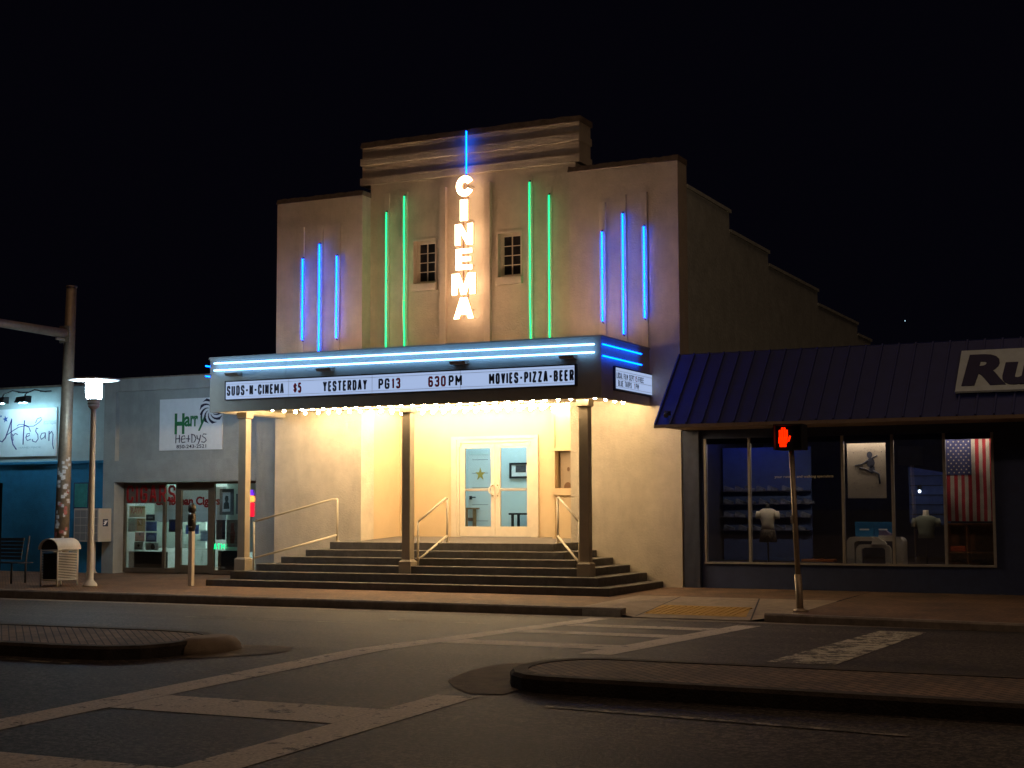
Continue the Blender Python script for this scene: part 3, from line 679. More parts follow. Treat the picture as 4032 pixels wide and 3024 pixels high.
for x in (.643, 4.344, 7.915):
    c = MB(); y = -1.95; h = .085
    c.box(x-h, x+h, y-h, y+h, -.29, 2.41); c.box(x-.115, x+.115, y-.115, y+.115, 2.43, 2.54)
    for a, b, z0, z1 in ((.085, .115, 2.41, 2.43),):
        c.hexa([(x-a, y-a, z0), (x+a, y-a, z0), (x+a, y+a, z0), (x-a, y+a, z0), (x-b, y-b, z1), (x+b, y-b, z1), (x+b, y+b, z1), (x-b, y+b, z1)])
    c.box(x-.125, x+.125, y-.125, y+.125, -.55, -.33)
    c.hexa([(x-.125, y-.125, -.33), (x+.125, y-.125, -.33), (x+.125, y+.125, -.33), (x-.125, y+.125, -.33), (x-h, y-h, -.29), (x+h, y-h, -.29), (x+h, y+h, -.29), (x-h, y+h, -.29)])
    c.build("column", COLP, Q)
N_UP = emis("roof_uplight_glow", (1.0, .63, .36), 190.0)
for x in (.9, 2.3, 3.7, 5.1, 6.5, 7.8):                 # uplights lying on the canopy roof behind its rim
    k = MB(); k.box(x-.16, x+.16, -1.35, -1.22, 3.5305, 3.575); k.build("uplight_housing", DARKM, Q)
    bx("uplight", N_UP, Q, x-.14, x+.14, -1.33, -1.24, 3.5755, 3.58)
# bare bulbs under the soffit
proto = None
def bulb(x, y, grp, label):
    global proto
    if proto is None:
        r0 = thing("light_bulb", label, "light bulb", (0, 0, 0), grp)
        k = MB(); k.sphere((0, 0, -.06), .033, 10, 7); k.build("globe", N_BULB, r0)
        k = MB(); k.lathe([(.018, -.032), (.02, 0)], (0, 0, 0), 10); k.build("socket", ALU, r0)
        proto = r0
        r0.location = (x, y, 2.655 if y < .1 else 2.70); return
    o = proto.copy(); COL.objects.link(o); o.location = (x, y, 2.655 if y < .1 else 2.70); o["label"] = label; o["group"] = grp
    for ch in proto.children:
        c = ch.copy(); COL.objects.link(c); c.parent = o
for i in range(28): bulb(1.40+i*.245, -2.12, "bulbs in the front soffit row", "bare warm bulb in the row behind the marquee's front edge")
for y in (-2.12, -1.75, -1.35, -.95, -.6): bulb(1.15, y, "bulbs in the left soffit row", "bare warm bulb in the short row at the canopy's left end")
for y in (-1.7, -1.2, -.75, -.35): bulb(8.0, y, "bulbs in the right soffit row", "bare warm bulb in the short row at the canopy's right end")
for i in range(24): bulb(1.75+i*.25, -1.62, "bulbs in the second soffit row", "bare warm bulb in the second row of the canopy ceiling")
for i in range(21): bulb(1.4+i*.25, -.5, "bulbs in the back soffit row", "bare warm bulb in the row beside the entrance opening")
for i in range(17): bulb(2.4+i*.25, .3, "bulbs in the first recess row", "bare warm bulb in the first row over the entrance recess")
for i in range(17): bulb(2.4+i*.25, .75, "bulbs in the middle recess row", "bare warm bulb in the middle row over the entrance recess")
for i in range(17): bulb(2.4+i*.25, 1.15, "bulbs over the doors", "bare warm bulb in the recess row nearest the glass doors")
# ---------------------------------------------------------------- steps and rails
E_ = thing("entrance_steps", "six wide dark concrete steps wrapping round to both sides below the marquee", "steps", (4.4, -1.3, -.85))
SX = [(.2575, 8.6205, -2.626, -.701), (.614, 8.304, -2.336, -.546), (1.02, 7.966, -2.054, -.408), (1.40, 7.633, -1.774, -.275), (1.784, 7.303, -1.496, -.144), (2.16, 6.97, -1.219, 0.0)]
zb = -.95
for i, (a, b, y, z) in enumerate(SX):
    k = MB(); k.box(a, b, y, .018-.001*i, zb, z, bev=.012)
    k.build("step", STEP, E_); zb = z-.02
def rail(label, top, bot):
    t = thing("handrail", label, "handrail", (top[0], top[1], 0), "handrails on the entrance steps")
    (xa, ya), (xb, yb) = top, bot; zl, zm = .40, -.31
    k = MB()
    dx, dy = (xb-xa), (yb-ya)
    k.tube([(xa, ya, .83), (xa+dx*.06, ya+dy*.06, .835), (xb, yb, zl)], .021, 10); k.build("top_rail", RAILM, t)
    k = MB(); k.tube([(xa, ya, .13), (xb, yb, zm)], .021, 10); k.build("lower_rail", RAILM, t)
    k = MB(); k.tube([(xa, ya, .012), (xa, ya, .84)], .02, 10); k.lathe([(.05, .001), (.05, .012)], (xa, ya, 0), 12); k.build("post", RAILM, t)
    k = MB(); k.tube([(xb, yb, -.545), (xb, yb, zl)], .02, 10); k.build("post", RAILM, t)
rail("painted pipe handrail at the left end of the steps", (2.13, -.9), (.87, -1.93))
rail("painted pipe handrail beside the middle column", (4.6, -.9), (4.47, -1.8))
rail("painted pipe handrail running to the right column", (6.91, -.9), (7.78, -1.93))

# ---------------------------------------------------------------- cigar shop on the left
H = thing("corner_shop", "grey stucco shop with a lit storefront beside the cinema steps", "shop", (-2.5, 2, -.77))
k = MB()
k.box(-4.85, -4.52, .25, .75, -1.0, 3.575); k.box(-.66, -.004, .25, .75, -1.0, 3.575)
k.box(-4.52, -.66, .25, .75, 1.255, 1.735); k.box(-4.52, -.66, .38, .75, 1.735, 3.3); k.box(-4.52, -.66, .25, .75, 3.3, 3.575)
k.box(-4.85, -4.80, .75, 9, -1.0, 3.4); k.box(-4.8, -.1, 3.4, 3.5, -1.0, 3.4); k.box(-.1, -.004, .75, 3.5, -1, 3.4)
k.box(-4.8, -.1, .75, 3.4, 3.2, 3.3)
k.build("wall", GREYS, H)
bx("coping", COPE, H, -4.87, -.004, .23, .78, 3.575, 3.6)
k = MB()
for x0, x1, z0, z1 in ((-4.53, -4.47, -.76, 1.25), (-3.41, -3.34, -.76, 1.25), (-3.05, -2.95, -.76, 1.25), (-2.11, -2.0, -.76, 1.25), (-.72, -.66, -.76, 1.25),
                       (-4.47, -3.41, 1.2, 1.25), (-3.34, -3.05, 1.2, 1.25), (-2.95, -2.11, 1.155, 1.25), (-2.0, -.72, 1.2, 1.25), (-4.47, -3.41, -.76, -.66), (-3.34, -3.05, -.76, -.66), (-2.0, -.72, -.76, -.68),
                       (-2.95, -2.90, -.74, 1.155), (-2.16, -2.11, -.74, 1.155), (-2.90, -2.16, 1.06, 1.155), (-2.90, -2.16, -.74, -.58)):
    k.box(x0, x1, .575, .64, z0, z1)
k.build("storefront_frame", BRONZE, H)
for x0, x1, z0, z1 in ((-4.47, -3.41, -.66, 1.2), (-3.34, -3.05, -.66, 1.2), (-2.90, -2.16, -.58, 1.06), (-2.0, -.72, -.68, 1.2)): bx("pane", CLEAR, H, x0, x1, .605, .609, z0, z1)
k = MB(); k.tube([(-2.86, .55, .2), (-2.86, .53, .0), (-2.86, .55, -.2)], .012, 8); k.build("door_handle", ALU, H)
k = MB(); k.box(-4.47, -3.345, .588, .592, .78, 1.2)
k.build("window_film", mat("dark_window_film", (.16, .12, .10), .5), H)
k = MB(); block(k, "CIGARS", -4.44, -3.06, .80, 1.18, FY(.575), .030); k.build("window_lettering", DRED, H)
bx("sales_floor", mat("shop_floor", (.12, .09, .07), .8), H, -4.8, -.1, .65, 3.4, -.95, -.74)
bx("ceiling_light", N_SHOP, H, -4.2, -.5, 1.0, 3.0, 2.05, 2.08)
bx("ceiling", WHITE, H, -4.8, -.1, .76, 3.4, 2.081, 2.1)
bx("display_wall", PALEG, H, -4.75, -3.0, 1.6, 1.65, -.25, 2.0); bx("display_wall", PALEG, H, -1.98, -.12, 1.0, 1.05, -.3, 2.0)
bx("low_partition", mat("brown_partition", (.05, .035, .02), .8), H, -4.46, -3.36, .70, .72, -.73, -.30)
# banner and posters in the windows
o = bx("shop_banner", WHITE, None, -3.95, -1.95, .95, .96, .36, 1.14); tag(o, "white hanging banner with red cigar lettering inside the shop door", "banner")
k = MB(); k.text("Caribbean Cigars", -3.93, -2.12, .68, .93, FY(.948), 0, .003, bold=.04); k.build("lettering", RED, o)
def poster(x0, x1, z0, z1, col, label, y=.66, cat="poster", detail=None, base=None):
    o = bx("poster", mat("poster_"+str(len(MATS)), col, .6, var=.25, vscale=9), None, x0, x1, y, y+.006, z0, z1)
    tag(o, label, cat, "posters in the shop window")
    if detail:
        k = MB(); detail(k, y-.002); k.build("printing", base, o)
    return o
poster(-4.43, -3.98, .47, .72, (.62, .50, .25), "tan poster with orange letters, uppermost in the left shop window", detail=lambda k, y: k.text("RAW", -4.38, -4.03, .55, .69, FY(y), 0, .002, bold=.03), base=mat("orange_ink", (.5, .12, .03), .6))
poster(-4.46, -4.20, .14, .45, (.28, .52, .38), "pale green and blue poster at the left of the shop window", detail=lambda k, y: k.lathe([(.07, 0), (.07, .001)], (-4.35, y, .3), 12), base=PURPLE)
poster(-4.24, -3.97, .15, .44, (.62, .40, .12), "orange and yellow poster in the middle of the left shop window")
poster(-3.95, -3.70, .39, .53, (.06, .055, .07), "small dark poster below the banner in the shop window", detail=lambda k, y: k.text("XXL", -3.91, -3.75, .43, .49, FY(y), 0, .002) if False else k.box(-3.9, -3.75, y-.002, y, .44, .48), base=GREYS)
poster(-3.96, -3.64, .16, .375, (.20, .28, .55), "blue and white patterned poster beside the window mullion")
poster(-4.25, -3.98, -.07, .13, (.50, .16, .16), "pink square poster low in the left shop window", detail=lambda k, y: k.prism([(-4.14, .09), (-4.11, .05), (-4.09, .09), (-4.1, .12), (-4.13, .12)], FY(y), 0, .002), base=BLACK)
poster(-3.94, -3.64, -.08, .12, (.16, .20, .42), "dark blue poster with a pale arc low in the shop window", detail=lambda k, y: k.prism([(-3.79+.12*math.cos(t), -.04+.12*math.sin(t)) for t in [i*math.pi/8 for i in range(9)]], FY(y), 0, .002), base=mat("pale_blue_ink", (.4, .52, .75), .6))
poster(-4.27, -4.02, -.26, -.085, (.72, .72, .68), "white sheet with a small black mark, bottom row of the window", detail=lambda k, y: k.prism([(-4.15, -.13), (-4.10, -.16), (-4.15, -.21), (-4.19, -.16)], FY(y), 0, .002), base=BLACK)
poster(-3.94, -3.58, -.27, -.1, (.70, .70, .66), "white sheet with a dark round mark, bottom row by the mullion", detail=lambda k, y: k.prism([(-3.74+.06*math.cos(t), -.19+.065*math.sin(t)) for t in [i*math.pi/7 for i in range(14)]], FY(y), 0, .002), base=BLACK)
poster(-3.30, -3.08, .14, .42, (.03, .03, .05), "black round-badge poster in the narrow pane beside the door", detail=lambda k, y: k.prism([(-3.19+.08*math.cos(t), .28+.1*math.sin(t)) for t in [i*math.pi/7 for i in range(14)]], FY(y), 0, .002), base=mat("navy_ink", (.02, .03, .12), .6))
poster(-2.42, -2.20, -.06, .18, (.45, .55, .65), "pale notice taped low on the shop door glass")
poster(-2.86, -2.5, .1, .30, (.12, .20, .55), "bright blue poster on the shop door glass", y=.70)
poster(-1.72, -1.40, -.18, .41, (.22, .17, .13), "tall brown poster at the right of the shop window", detail=lambda k, y: k.loft([(-1.56, y, -.1, .05, .002), (-1.55, y, .1, .07, .002), (-1.56, y, .25, .04, .002), (-1.56, y, .34, .05, .002)], 10), base=mat("brick_ink", (.18, .04, .02), .6))
poster(-2.0, -1.75, -.02, .41, (.025, .025, .04), "square black poster under the portrait in the window")
def picture(x0, x1, z0, z1, label, y=.80):
    p = thing("framed_portrait", label, "picture", ((x0+x1)/2, y, z0), "framed portraits in the shop window")
    k = MB(); f = .07
    k.box(x0, x1, y, y+.03, z0, z0+f); k.box(x0, x1, y, y+.03, z1-f, z1); k.box(x0, x0+f, y, y+.03, z0+f, z1-f); k.box(x1-f, x1, y, y+.03, z0+f, z1-f)
    k.build("frame", mat("pewter_frame", (.16, .17, .18), .5), p)
    bx("mat_board", WHITE, p, x0+f, x1-f, y+.012, y+.02, z0+f, z1-f)
    k = MB(); cx, cz = (x0+x1)/2, (z0+z1)/2
    k.prism([(cx-.08, z0+f+.06), (cx+.08, z0+f+.06), (cx+.06, cz-.02), (cx+.03, cz), (cx+.05, cz+.05), (cx+.045, cz+.12), (cx-.02, cz+.14), (cx-.05, cz+.08), (cx-.03, cz), (cx-.07, cz-.03)], FY(y+.011), 0, .002)
    k.build("print", mat("grey_print", (.12, .13, .13), .6, var=.4, vscale=20), p)
picture(-2.02, -1.66, .52, 1.09, "larger grey framed portrait left in the right shop window")
picture(-1.58, -1.30, .54, .98, "smaller grey framed portrait half behind the marquee column")
o = MB(); block(o, "ATM", -1.98, -1.69, -.235, -.105, FY(.565), .011); o = o.build("neon_sign", N_ATM); tag(o, "green lit ATM sign low in the shop window", "sign")
nb_ = thing("bottle_neon", "red and purple bottle shaped neon sign right of the column", "neon sign", (-.98, .56, .45))
k = MB(); k.box(-1.07, -.93, .56, .58, .48, .78, bev=.01); k.build("body", N_RED, nb_)
k = MB(); k.lathe([(.055, 0), (.075, .06), (.05, .13)], (-1.0, .57, .80), 12); k.build("label_glow", N_ORG, nb_)
k = MB(); k.lathe([(.035, 0), (.05, .015), (.03, .08), (.028, .12)], (-1.0, .57, .94), 12); k.build("neck", N_PUR, nb_)
cab = bx("window_cabinet", mat("black_cabinet", (.012, .014, .016), .4), None, -1.94, -1.35, .66, .9, -.75, -.26); tag(cab, "low black cabinet standing behind the right shop window", "cabinet")
# shop sign board (mascot left out)
sg = bx("shop_sign", WHITE, None, -3.353, -1.64, .35, .378, 1.945, 3.085); tag(sg, "white shop sign with green and blue lettering on grey stucco", "sign")
yS = .349
k = MB()
k.text("H", -2.93, -2.66, 2.30, 2.76, FY(yS), 0, .003, bold=.03); k.text("a", -2.66, -2.50, 2.46, 2.69, FY(yS), 0, .003, bold=.03)
k.text("rr", -2.50, -2.29, 2.46, 2.70, FY(yS), 0, .003, bold=.03); k.text("y", -2.29, -2.07, 2.36, 2.68, FY(yS), 0, .003, bold=.03, shear=.3)
k.build("green_lettering", GREEN, sg)
k = MB()
def stroke(kk, pts, x, z, s, r, y=yS-.002): kk.tube([(x+u*s, y, z+v*s) for u, v in pts], r, 6)
hz, hs = 2.10, .19
for x, segs in ((-2.89, [[(0, 0), (.02, 1.05)], [(.5, .05), (.52, .95)], [(-.05, .5), (.6, .55)]]),
                (-2.745, [[(0, .45), (.6, .5), (.5, .85), (.15, .8), (0, .4), (.15, .05), (.6, .12)]]),
                (-2.60, [[(0, .5), (.55, .45)], [(.3, .9), (.28, .1)]]),
                (-2.47, [[(.1, 1), (.12, .02), (.5, .1), (.7, .5), (.45, .9), (0, 1.0)]]),
                (-2.315, [[(0, .85), (.1, .45), (.4, .4)], [(.55, .9), (.4, .3), (.2, -.15)]]),
                (-2.19, [[(.7, .95), (.3, 1.0), (.1, .75), (.55, .5), (.7, .25), (.4, .02), (0, .1)]])):
    for sgm in segs: stroke(k, sgm, x, hz, hs, .011)
k.text("850-243-2521", -2.87, -2.06, 1.985, 2.062, FY(yS), 0, .003, bold=.012)
for i in range(9):                                     # swirl emblem
    a0 = i*2*math.pi/9+.3; pts_o = []; pts_i = []
    for s_ in range(6):
        q = s_/5; rr = .09+.23*q; th = a0+q*1.0; wd = .10+.32*q
        pts_o.append((-1.93+rr*math.cos(th), 2.80+rr*.92*math.sin(th))); pts_i.append((-1.93+rr*math.cos(th+wd), 2.80+rr*.92*math.sin(th+wd)))
    k.prism(pts_o+pts_i[::-1], FY(yS), 0, .003)
k.build("blue_lettering", INK, sg)

# ---------------------------------------------------------------- teal shop at far left
T = thing("teal_shop", "teal painted shop building at the far left edge", "shop", (-9, 2, -.77))
k = MB(); k.box(-16, -8.9, .3, .6, -1, 3.48); k.box(-8.9, -7.92, .3, .6, 1.28, 3.48); k.box(-7.92, -4.86, .3, .6, -1, 3.48); k.box(-16, -4.86, .6, 8, 3.2, 3.3)
k.box(-8.9, -7.92, .55, .6, -1, 1.28)
k.build("wall", TEAL, T)
UPW = mat("upper_panel_grey", (.42, .50, .50), .8, var=.06, bump=.3, bscale=40)
bx("upper_panel", UPW, T, -16, -4.865, .27, .299, 1.76, 3.47); bx("ledge", TEAL, T, -16, -4.863, .24, .2985, 1.69, 1.759, bev=.01)
bx("coping", COPE, T, -16, -4.862, .25, .62, 3.481, 3.52)
k = MB(); k.box(-5.72, -5.27, .27, .32, .66, 1.26); k.build("window_frame", NAVY, T)
bx("pane", mat("teal_pane", (.06, .25, .24), .2, var=.15), T, -5.685, -5.31, .262, .2695, .70, 1.235)
bx("doorway", BLACK, T, -8.9, -7.92, .44, .5, -.77, 1.28)
A = bx("shop_sign", WHITE, None, -8.9, -6.245, .235, .268, 1.884, 3.0); tag(A, "long white sign with purple script lit by a lamp from above", "sign")
k = MB(); y = .232
def st(pts, r): k.tube([(a, y, b) for a, b in pts], r, 6)
st([(-7.96, 2.26), (-7.9, 2.24), (-7.80, 2.33), (-7.70, 2.55), (-7.61, 2.78), (-7.63, 2.6), (-7.62, 2.35), (-7.56, 2.17), (-7.45, 2.05)], .014)
st([(-7.75, 2.40), (-7.6, 2.48), (-7.4, 2.57), (-7.2, 2.60), (-7.08, 2.56), (-7.03, 2.46)], .009)
st([(-7.58, 2.42), (-7.56, 2.26)], .01); st([(-7.57, 2.36), (-7.50, 2.43), (-7.42, 2.40)], .009)
st([(-7.22, 2.73), (-7.24, 2.45), (-7.25, 2.16)], .013)
st([(-7.45, 2.60), (-7.38, 2.64), (-7.25, 2.63), (-7.1, 2.585), (-6.93, 2.585), (-6.78, 2.66), (-6.69, 2.73), (-6.72, 2.78), (-6.83, 2.75), (-6.88, 2.66)], .008)
st([(-7.16, 2.33), (-7.06, 2.37), (-7.06, 2.42), (-7.13, 2.41), (-7.17, 2.32), (-7.12, 2.25), (-7.02, 2.28)], .009)
st([(-6.80, 2.52), (-6.85, 2.54), (-6.87, 2.46), (-6.80, 2.38), (-6.79, 2.28), (-6.86, 2.21), (-6.95, 2.23), (-6.97, 2.28)], .010)
st([(-6.58, 2.42), (-6.68, 2.41), (-6.73, 2.33), (-6.69, 2.27), (-6.60, 2.32), (-6.57, 2.42), (-6.57, 2.28)], .009)
st([(-6.46, 2.46), (-6.46, 2.23)], .011); st([(-6.46, 2.38), (-6.38, 2.45), (-6.34, 2.38), (-6.35, 2.15), (-6.31, 2.04)], .010)
k.build("script_lettering", PURPLE, A)
k = MB()
for cx, cz, rr in ((-7.816, 2.77, .085), (-7.96, 2.845, .035)):
    k.prism([(cx+math.cos(math.pi/2+.2+i*math.pi/5)*(rr if i % 2 == 0 else rr*.42), cz+math.sin(math.pi/2+.2+i*math.pi/5)*(rr if i % 2 == 0 else rr*.42)) for i in range(10)], FY(.234), 0, .003)
k.build("star", mat("blue_ink", (.03, .12, .4), .6), A)
k = MB(); k.text("BOUTIQUE", -6.63, -6.26, 2.60, 2.70, FY(.234), 0, .002); k.text("HAND MADE", -7.38, -6.7, 2.07, 2.11, FY(.234), 0, .002)
k.build("small_lettering", mat("pale_grey_ink", (.45, .52, .56), .6), A)
def sign_lamp(x, label, lit):
    t = thing("sign_lamp", label, "lamp", (x, .27, 3.35), "lamps over the long white sign")
    k = MB(); k.tube([(x, .27, 3.38), (x, -.1, 3.40), (x, -.35, 3.3), (x, -.42, 3.2)], .015, 8); k.box(x-.17, x+.17, .25, .275, 3.375, 3.40); k.build("arm", DARKM, t)
    k = MB(); k.hexa([(x-.18, -.55, 3.08), (x+.13, -.55, 3.08), (x+.13, -.33, 3.08), (x-.18, -.33, 3.08), (x-.14, -.52, 3.2), (x+.17, -.52, 3.23), (x+.17, -.36, 3.23), (x-.14, -.36, 3.2)]); k.build("lamp_head", DARKM, t)
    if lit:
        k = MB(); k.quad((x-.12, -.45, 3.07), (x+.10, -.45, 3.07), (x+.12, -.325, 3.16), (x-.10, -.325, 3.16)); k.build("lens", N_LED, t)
sign_lamp(-7.3, "dark floodlight on a bent arm at the left over the sign", True)
sign_lamp(-6.62, "dark floodlight on a bent arm nearest the signal pole", True)

# ---------------------------------------------------------------- running shop on the right
G = thing("running_shop", "dark navy shop with a metal mansard roof and wide display windows", "shop", (13, 2, -.8))
k = MB(); k.box(9.33, 19, .1, .3, -1.0, -.37); k.box(9.33, 19, .1, .3, 1.9, 2.2); k.box(9.33, 9.40, .1, .3, -.37, 1.9); k.box(14.5, 15.0, .1, .3, -.37, 1.9)
k.box(15.0, 19, .3, .35, -.37, 1.9); k.box(9.05, 19, .31, .5, 2.2, 3.4); k.build("wall", NAVY, G)
k = MB(); n = 14
for i in range(n):
    x = 9.025+i*.0217; k.box(x, x+.013, .02, .1, -.85, 2.06)
k.box(9.02, 9.329, .05, .3, -.9, 2.07); k.build("ribbed_panel", mat("ribbed_blue_grey", (.10, .115, .17), .5, metal=.2), G)
k = MB()
for x in (9.405, 10.235, 11.925, 12.79, 13.665, 14.46): k.box(x, x+.045, .07, .16, -.335, 1.9)
k.box(9.40, 14.505, .065, .2, -.37, -.335); k.build("mullion", ALU, G)
for x0, x1 in ((9.45, 10.235), (10.28, 11.925), (11.97, 12.79), (12.835, 13.665), (13.71, 14.46)): bx("pane", SHOPG, G, x0, x1, .11, .114, -.335, 1.9)
k = MB()
prof = [(-1.55, 2.09), (-.22, 3.43), (.0, 3.47), (.3, 3.47)]
for (y0, z0), (y1, z1) in zip(prof, prof[1:]): k.quad((9.05, y0, z0), (19, y0, z0), (19, y1, z1), (9.05, y1, z1))
k.quad((9.05, -1.55, 2.09), (9.05, -.22, 3.43), (9.05, .3, 3.47), (9.05, .3, 2.06))
ROOF = k.build("mansard_roof", NAVYR, G)
k = MB(); dy, dz = 1.33, 1.34
nrm = Vector((0, -dz, dy)).normalized()*.035
for i in range(35):
    x = 9.06+i*.284
    a = Vector((x, -1.55, 2.09)); b = Vector((x, -.22, 3.43)); e = Vector((.028, 0, 0))
    k.hexa([a, a+e, b+e, b, a+nrm, a+e+nrm, b+e+nrm, b+nrm])
k.build("standing_seam", NAVYR, ROOF)
SOF = mat("soffit_tan", (.24, .18, .13), .8, var=.1)
k = MB(); k.box(9.05, 19, -1.56, -1.50, 2.03, 2.088); k.box(9.05, 19, -1.50, .1, 2.06, 2.075); k.build("soffit", SOF, G)
k = MB(); k.box(9.22, 9.32, -1.50, -1.42, 2.25, 2.33, bev=.01); k.tube([(9.27, -1.46, 2.3), (9.27, -1.55, 2.24)], .03, 8, r1=.045); k.build("floodlight", DARKM, G)
for c in ((9.1, 19, 5.0, 5.1, -1, 2.3), (9.02, 9.1, .3, 5.0, -1, 2.3), (9.1, 19, .3, 5.0, 2.2, 2.21)): bx("interior_wall", BLACK if c[4] > 0 else mat("dim_interior_wall", (.05, .05, .07), .9), G, *c)
bx("sales_floor", mat("dark_floor", (.04, .025, .02), .6), G, 9.1, 19, .3, 5, -.9, -.375)
bx("added_light_screen", BLACK, G, 9.40, 14.5, .125, .15, 1.80, 1.9)  # strip added to hide the fill light behind it
ad_ = bpy.data.lights.new("added_window_fill", 'AREA'); ad_.shape = 'RECTANGLE'; ad_.size = 5.0; ad_.size_y = .04; ad_.energy = 24.0; ad_.color = (1, .78, .55)  # unseen area light added to brighten the things in the window
ao = bpy.data.objects.new("added_window_fill", ad_); COL.objects.link(ao); ao.location = (11.95, .19, 1.86); ao.rotation_euler = (math.radians(22), 0, 0)
# roof sign
def slope(off):
    def fn(a, b, d):
        t = (b-2.09)/1.34; y = -1.55+1.33*t
        n = Vector((0, -dz, dy)).normalized(); p = Vector((a, y, b))+n*(off+d); return tuple(p)
    return fn
k = MB(); k.prism([(14.12, 2.44), (18.4, 2.44), (18.4, 3.17), (14.13, 3.17)], slope(.05), 0, .04)
rs = k.build("roof_sign", mat("sign_cream", (.58, .70, .74), .6, var=.08)); tag(rs, "pale framed sign with rounded navy letters on the mansard roof", "sign")
k = MB(); k.text("Run", 14.21, 15.85, 2.52, 3.08, slope(.091), 0, .01, bold=.05, shear=.08); k.build("lettering", mat("sign_navy", (.012, .014, .08), .5), rs)
k = MB(); k.text("your running and walking specialists", 10.72, 11.78, 1.155, 1.215, FY(.105), 0, .001, bold=.01); k.build("window_lettering", mat("cream_vinyl", (.62, .58, .40), .6), G)
# display
o = bx("poster", mat("poster_paper", (.34, .29, .25), .7, var=.06), None, 11.985, 12.66, .30, .306, .80, 1.765); tag(o, "large pale poster with a dark running figure sketch in the shop window", "poster")
k = MB()
for c, rx, rz in (((12.38, 1.56), .05, .06), ((12.40, 1.42), .07, .09), ((12.42, 1.30), .05, .07)):
    k.prism([(c[0]+rx*math.cos(t), c[1]+rz*math.sin(t)) for t in [i*math.pi/6 for i in range(12)]], FY(.298), 0, .002)
k.tube([(12.40, 1.47, 0)][0:0] or [(12.36, .298, 1.47), (12.25, .298, 1.40), (12.12, .298, 1.37)], .012, 6); k.tube([(12.44, .298, 1.28), (12.54, .298, 1.22), (12.55, .298, 1.05)], .016, 6); k.tube([(12.40, .298, 1.26), (12.28, .298, 1.32), (12.2, .298, 1.33)], .014, 6); k.tube([(12.42, .298, 1.5), (12.52, .298, 1.55)], .01, 6)
for i in range(70):
    a, b = random.uniform(12.03, 12.6), random.uniform(.95, 1.72); s = random.uniform(.002, .006)
    k.box(a-s, a+s, .296, .298, b-s, b+s)
k.text("2019", 12.55, 12.62, .86, .885, FY(.298), 0, .001) if False else None
k.build("printing", mat("poster_ink", (.05, .055, .09), .6), o)
F = thing("flag", "american flag hanging vertically in the right window of the dark shop", "flag", (14.07, .35, .4))
def wave(a, b): return .36+.02*math.sin(a*16)+.012*math.sin(b*7+a*5)
k = MB(); nx = 26; nz = 14
for i in range(nx):
    for jx in range(nz):
        a0 = 13.68+.78*i/nx; a1 = 13.68+.78*(i+1)/nx; b0 = .40+1.40*jx/nz; b1 = .40+1.40*(jx+1)/nz
        k.mi = 0 if (i//2) % 2 == 0 else 1
        k.quad((a0, wave(a0, b0), b0), (a1, wave(a1, b0), b0), (a1, wave(a1, b1), b1), (a0, wave(a0, b1), b1))
k.build("stripes", [mat("flag_red", (.27, .02, .03), .8), mat("flag_white", (.36, .32, .29), .8)], F)
k = MB()
for i in range(10):
    for jx in range(8):
        a0 = 13.68+.42*i/10; a1 = 13.68+.42*(i+1)/10; b0 = 1.19+.61*jx/8; b1 = 1.19+.61*(jx+1)/8
        k.quad((a0, wave(a0, b0)-.006, b0), (a1, wave(a1, b0)-.006, b0), (a1, wave(a1, b1)-.006, b1), (a0, wave(a0, b1)-.006, b1))
k.build("canton", mat("flag_navy", (.03, .035, .12), .8), F)
k = MB()
for r_ in range(11):
    for c_ in range(5 if r_ % 2 == 0 else 4):
        cx = 13.72+.085*c_+(0 if r_ % 2 == 0 else .042); cz = 1.23+.053*r_; y = wave(cx, cz)-.009
        k.prism([(cx+math.cos(math.pi/2+i*math.pi/5)*(.02 if i % 2 == 0 else .008), cz+math.sin(math.pi/2+i*math.pi/5)*(.02 if i % 2 == 0 else .008)) for i in range(10)], FY(y), 0, .001)
k.build("stars", MATS["flag_white"], F)
def arch_table(x0, x1, z0, z1, label, y0, y1, th):
    m = mat("white_laminate", (.58, .52, .44), .45, var=.04)
    def arc(x0, x1, z1, r): 
        p = [(x0, z0), (x0, z1-r)]+[(x0+r-r*math.cos(t), z1-r+r*math.sin(t)) for t in [math.pi/2*i/5 for i in range(1, 6)]]
        p += [(x1-r+r*math.sin(t), z1-r+r*math.cos(t)) for t in [math.pi/2*i/5 for i in range(6)]]+[(x1, z0)]
        return p
    k = MB(); o_ = arc(x0, x1, z1, .10); i_ = arc(x0+th, x1-th, z1-th*.55, .06)
    n = len(o_); fn = FY(y1)
    for d in (0, 1):
        pass
    A_ = [[k.bm.verts.new(fn(a, b, d)) for a, b in pp] for pp in (o_, i_) for d in (0, y1-y0)]
    for i in range(n-1):
        k._f([A_[0][i], A_[0][i+1], A_[2][i+1], A_[2][i]]); k._f([A_[1][i], A_[1][i+1], A_[3][i+1], A_[3][i]])
        k._f([A_[0][i], A_[0][i+1], A_[1][i+1], A_[1][i]]); k._f([A_[2][i], A_[2][i+1], A_[3][i+1], A_[3][i]])
    for i in (0, n-1): k._f([A_[0][i], A_[1][i], A_[3][i], A_[2][i]])
    o = k.build("display_table", m); tag(o, label, "table", "white arched display tables")
arch_table(11.91, 12.89, -.375, .12, "larger white arched display table holding blue shoeboxes", .45, .85, .13)
arch_table(12.09, 12.70, -.375, -.01, "smaller white arched table nested under the larger one", .36, .44, .10)
BOXB = mat("shoebox_blue", (.02, .17, .40), .6, var=.08)
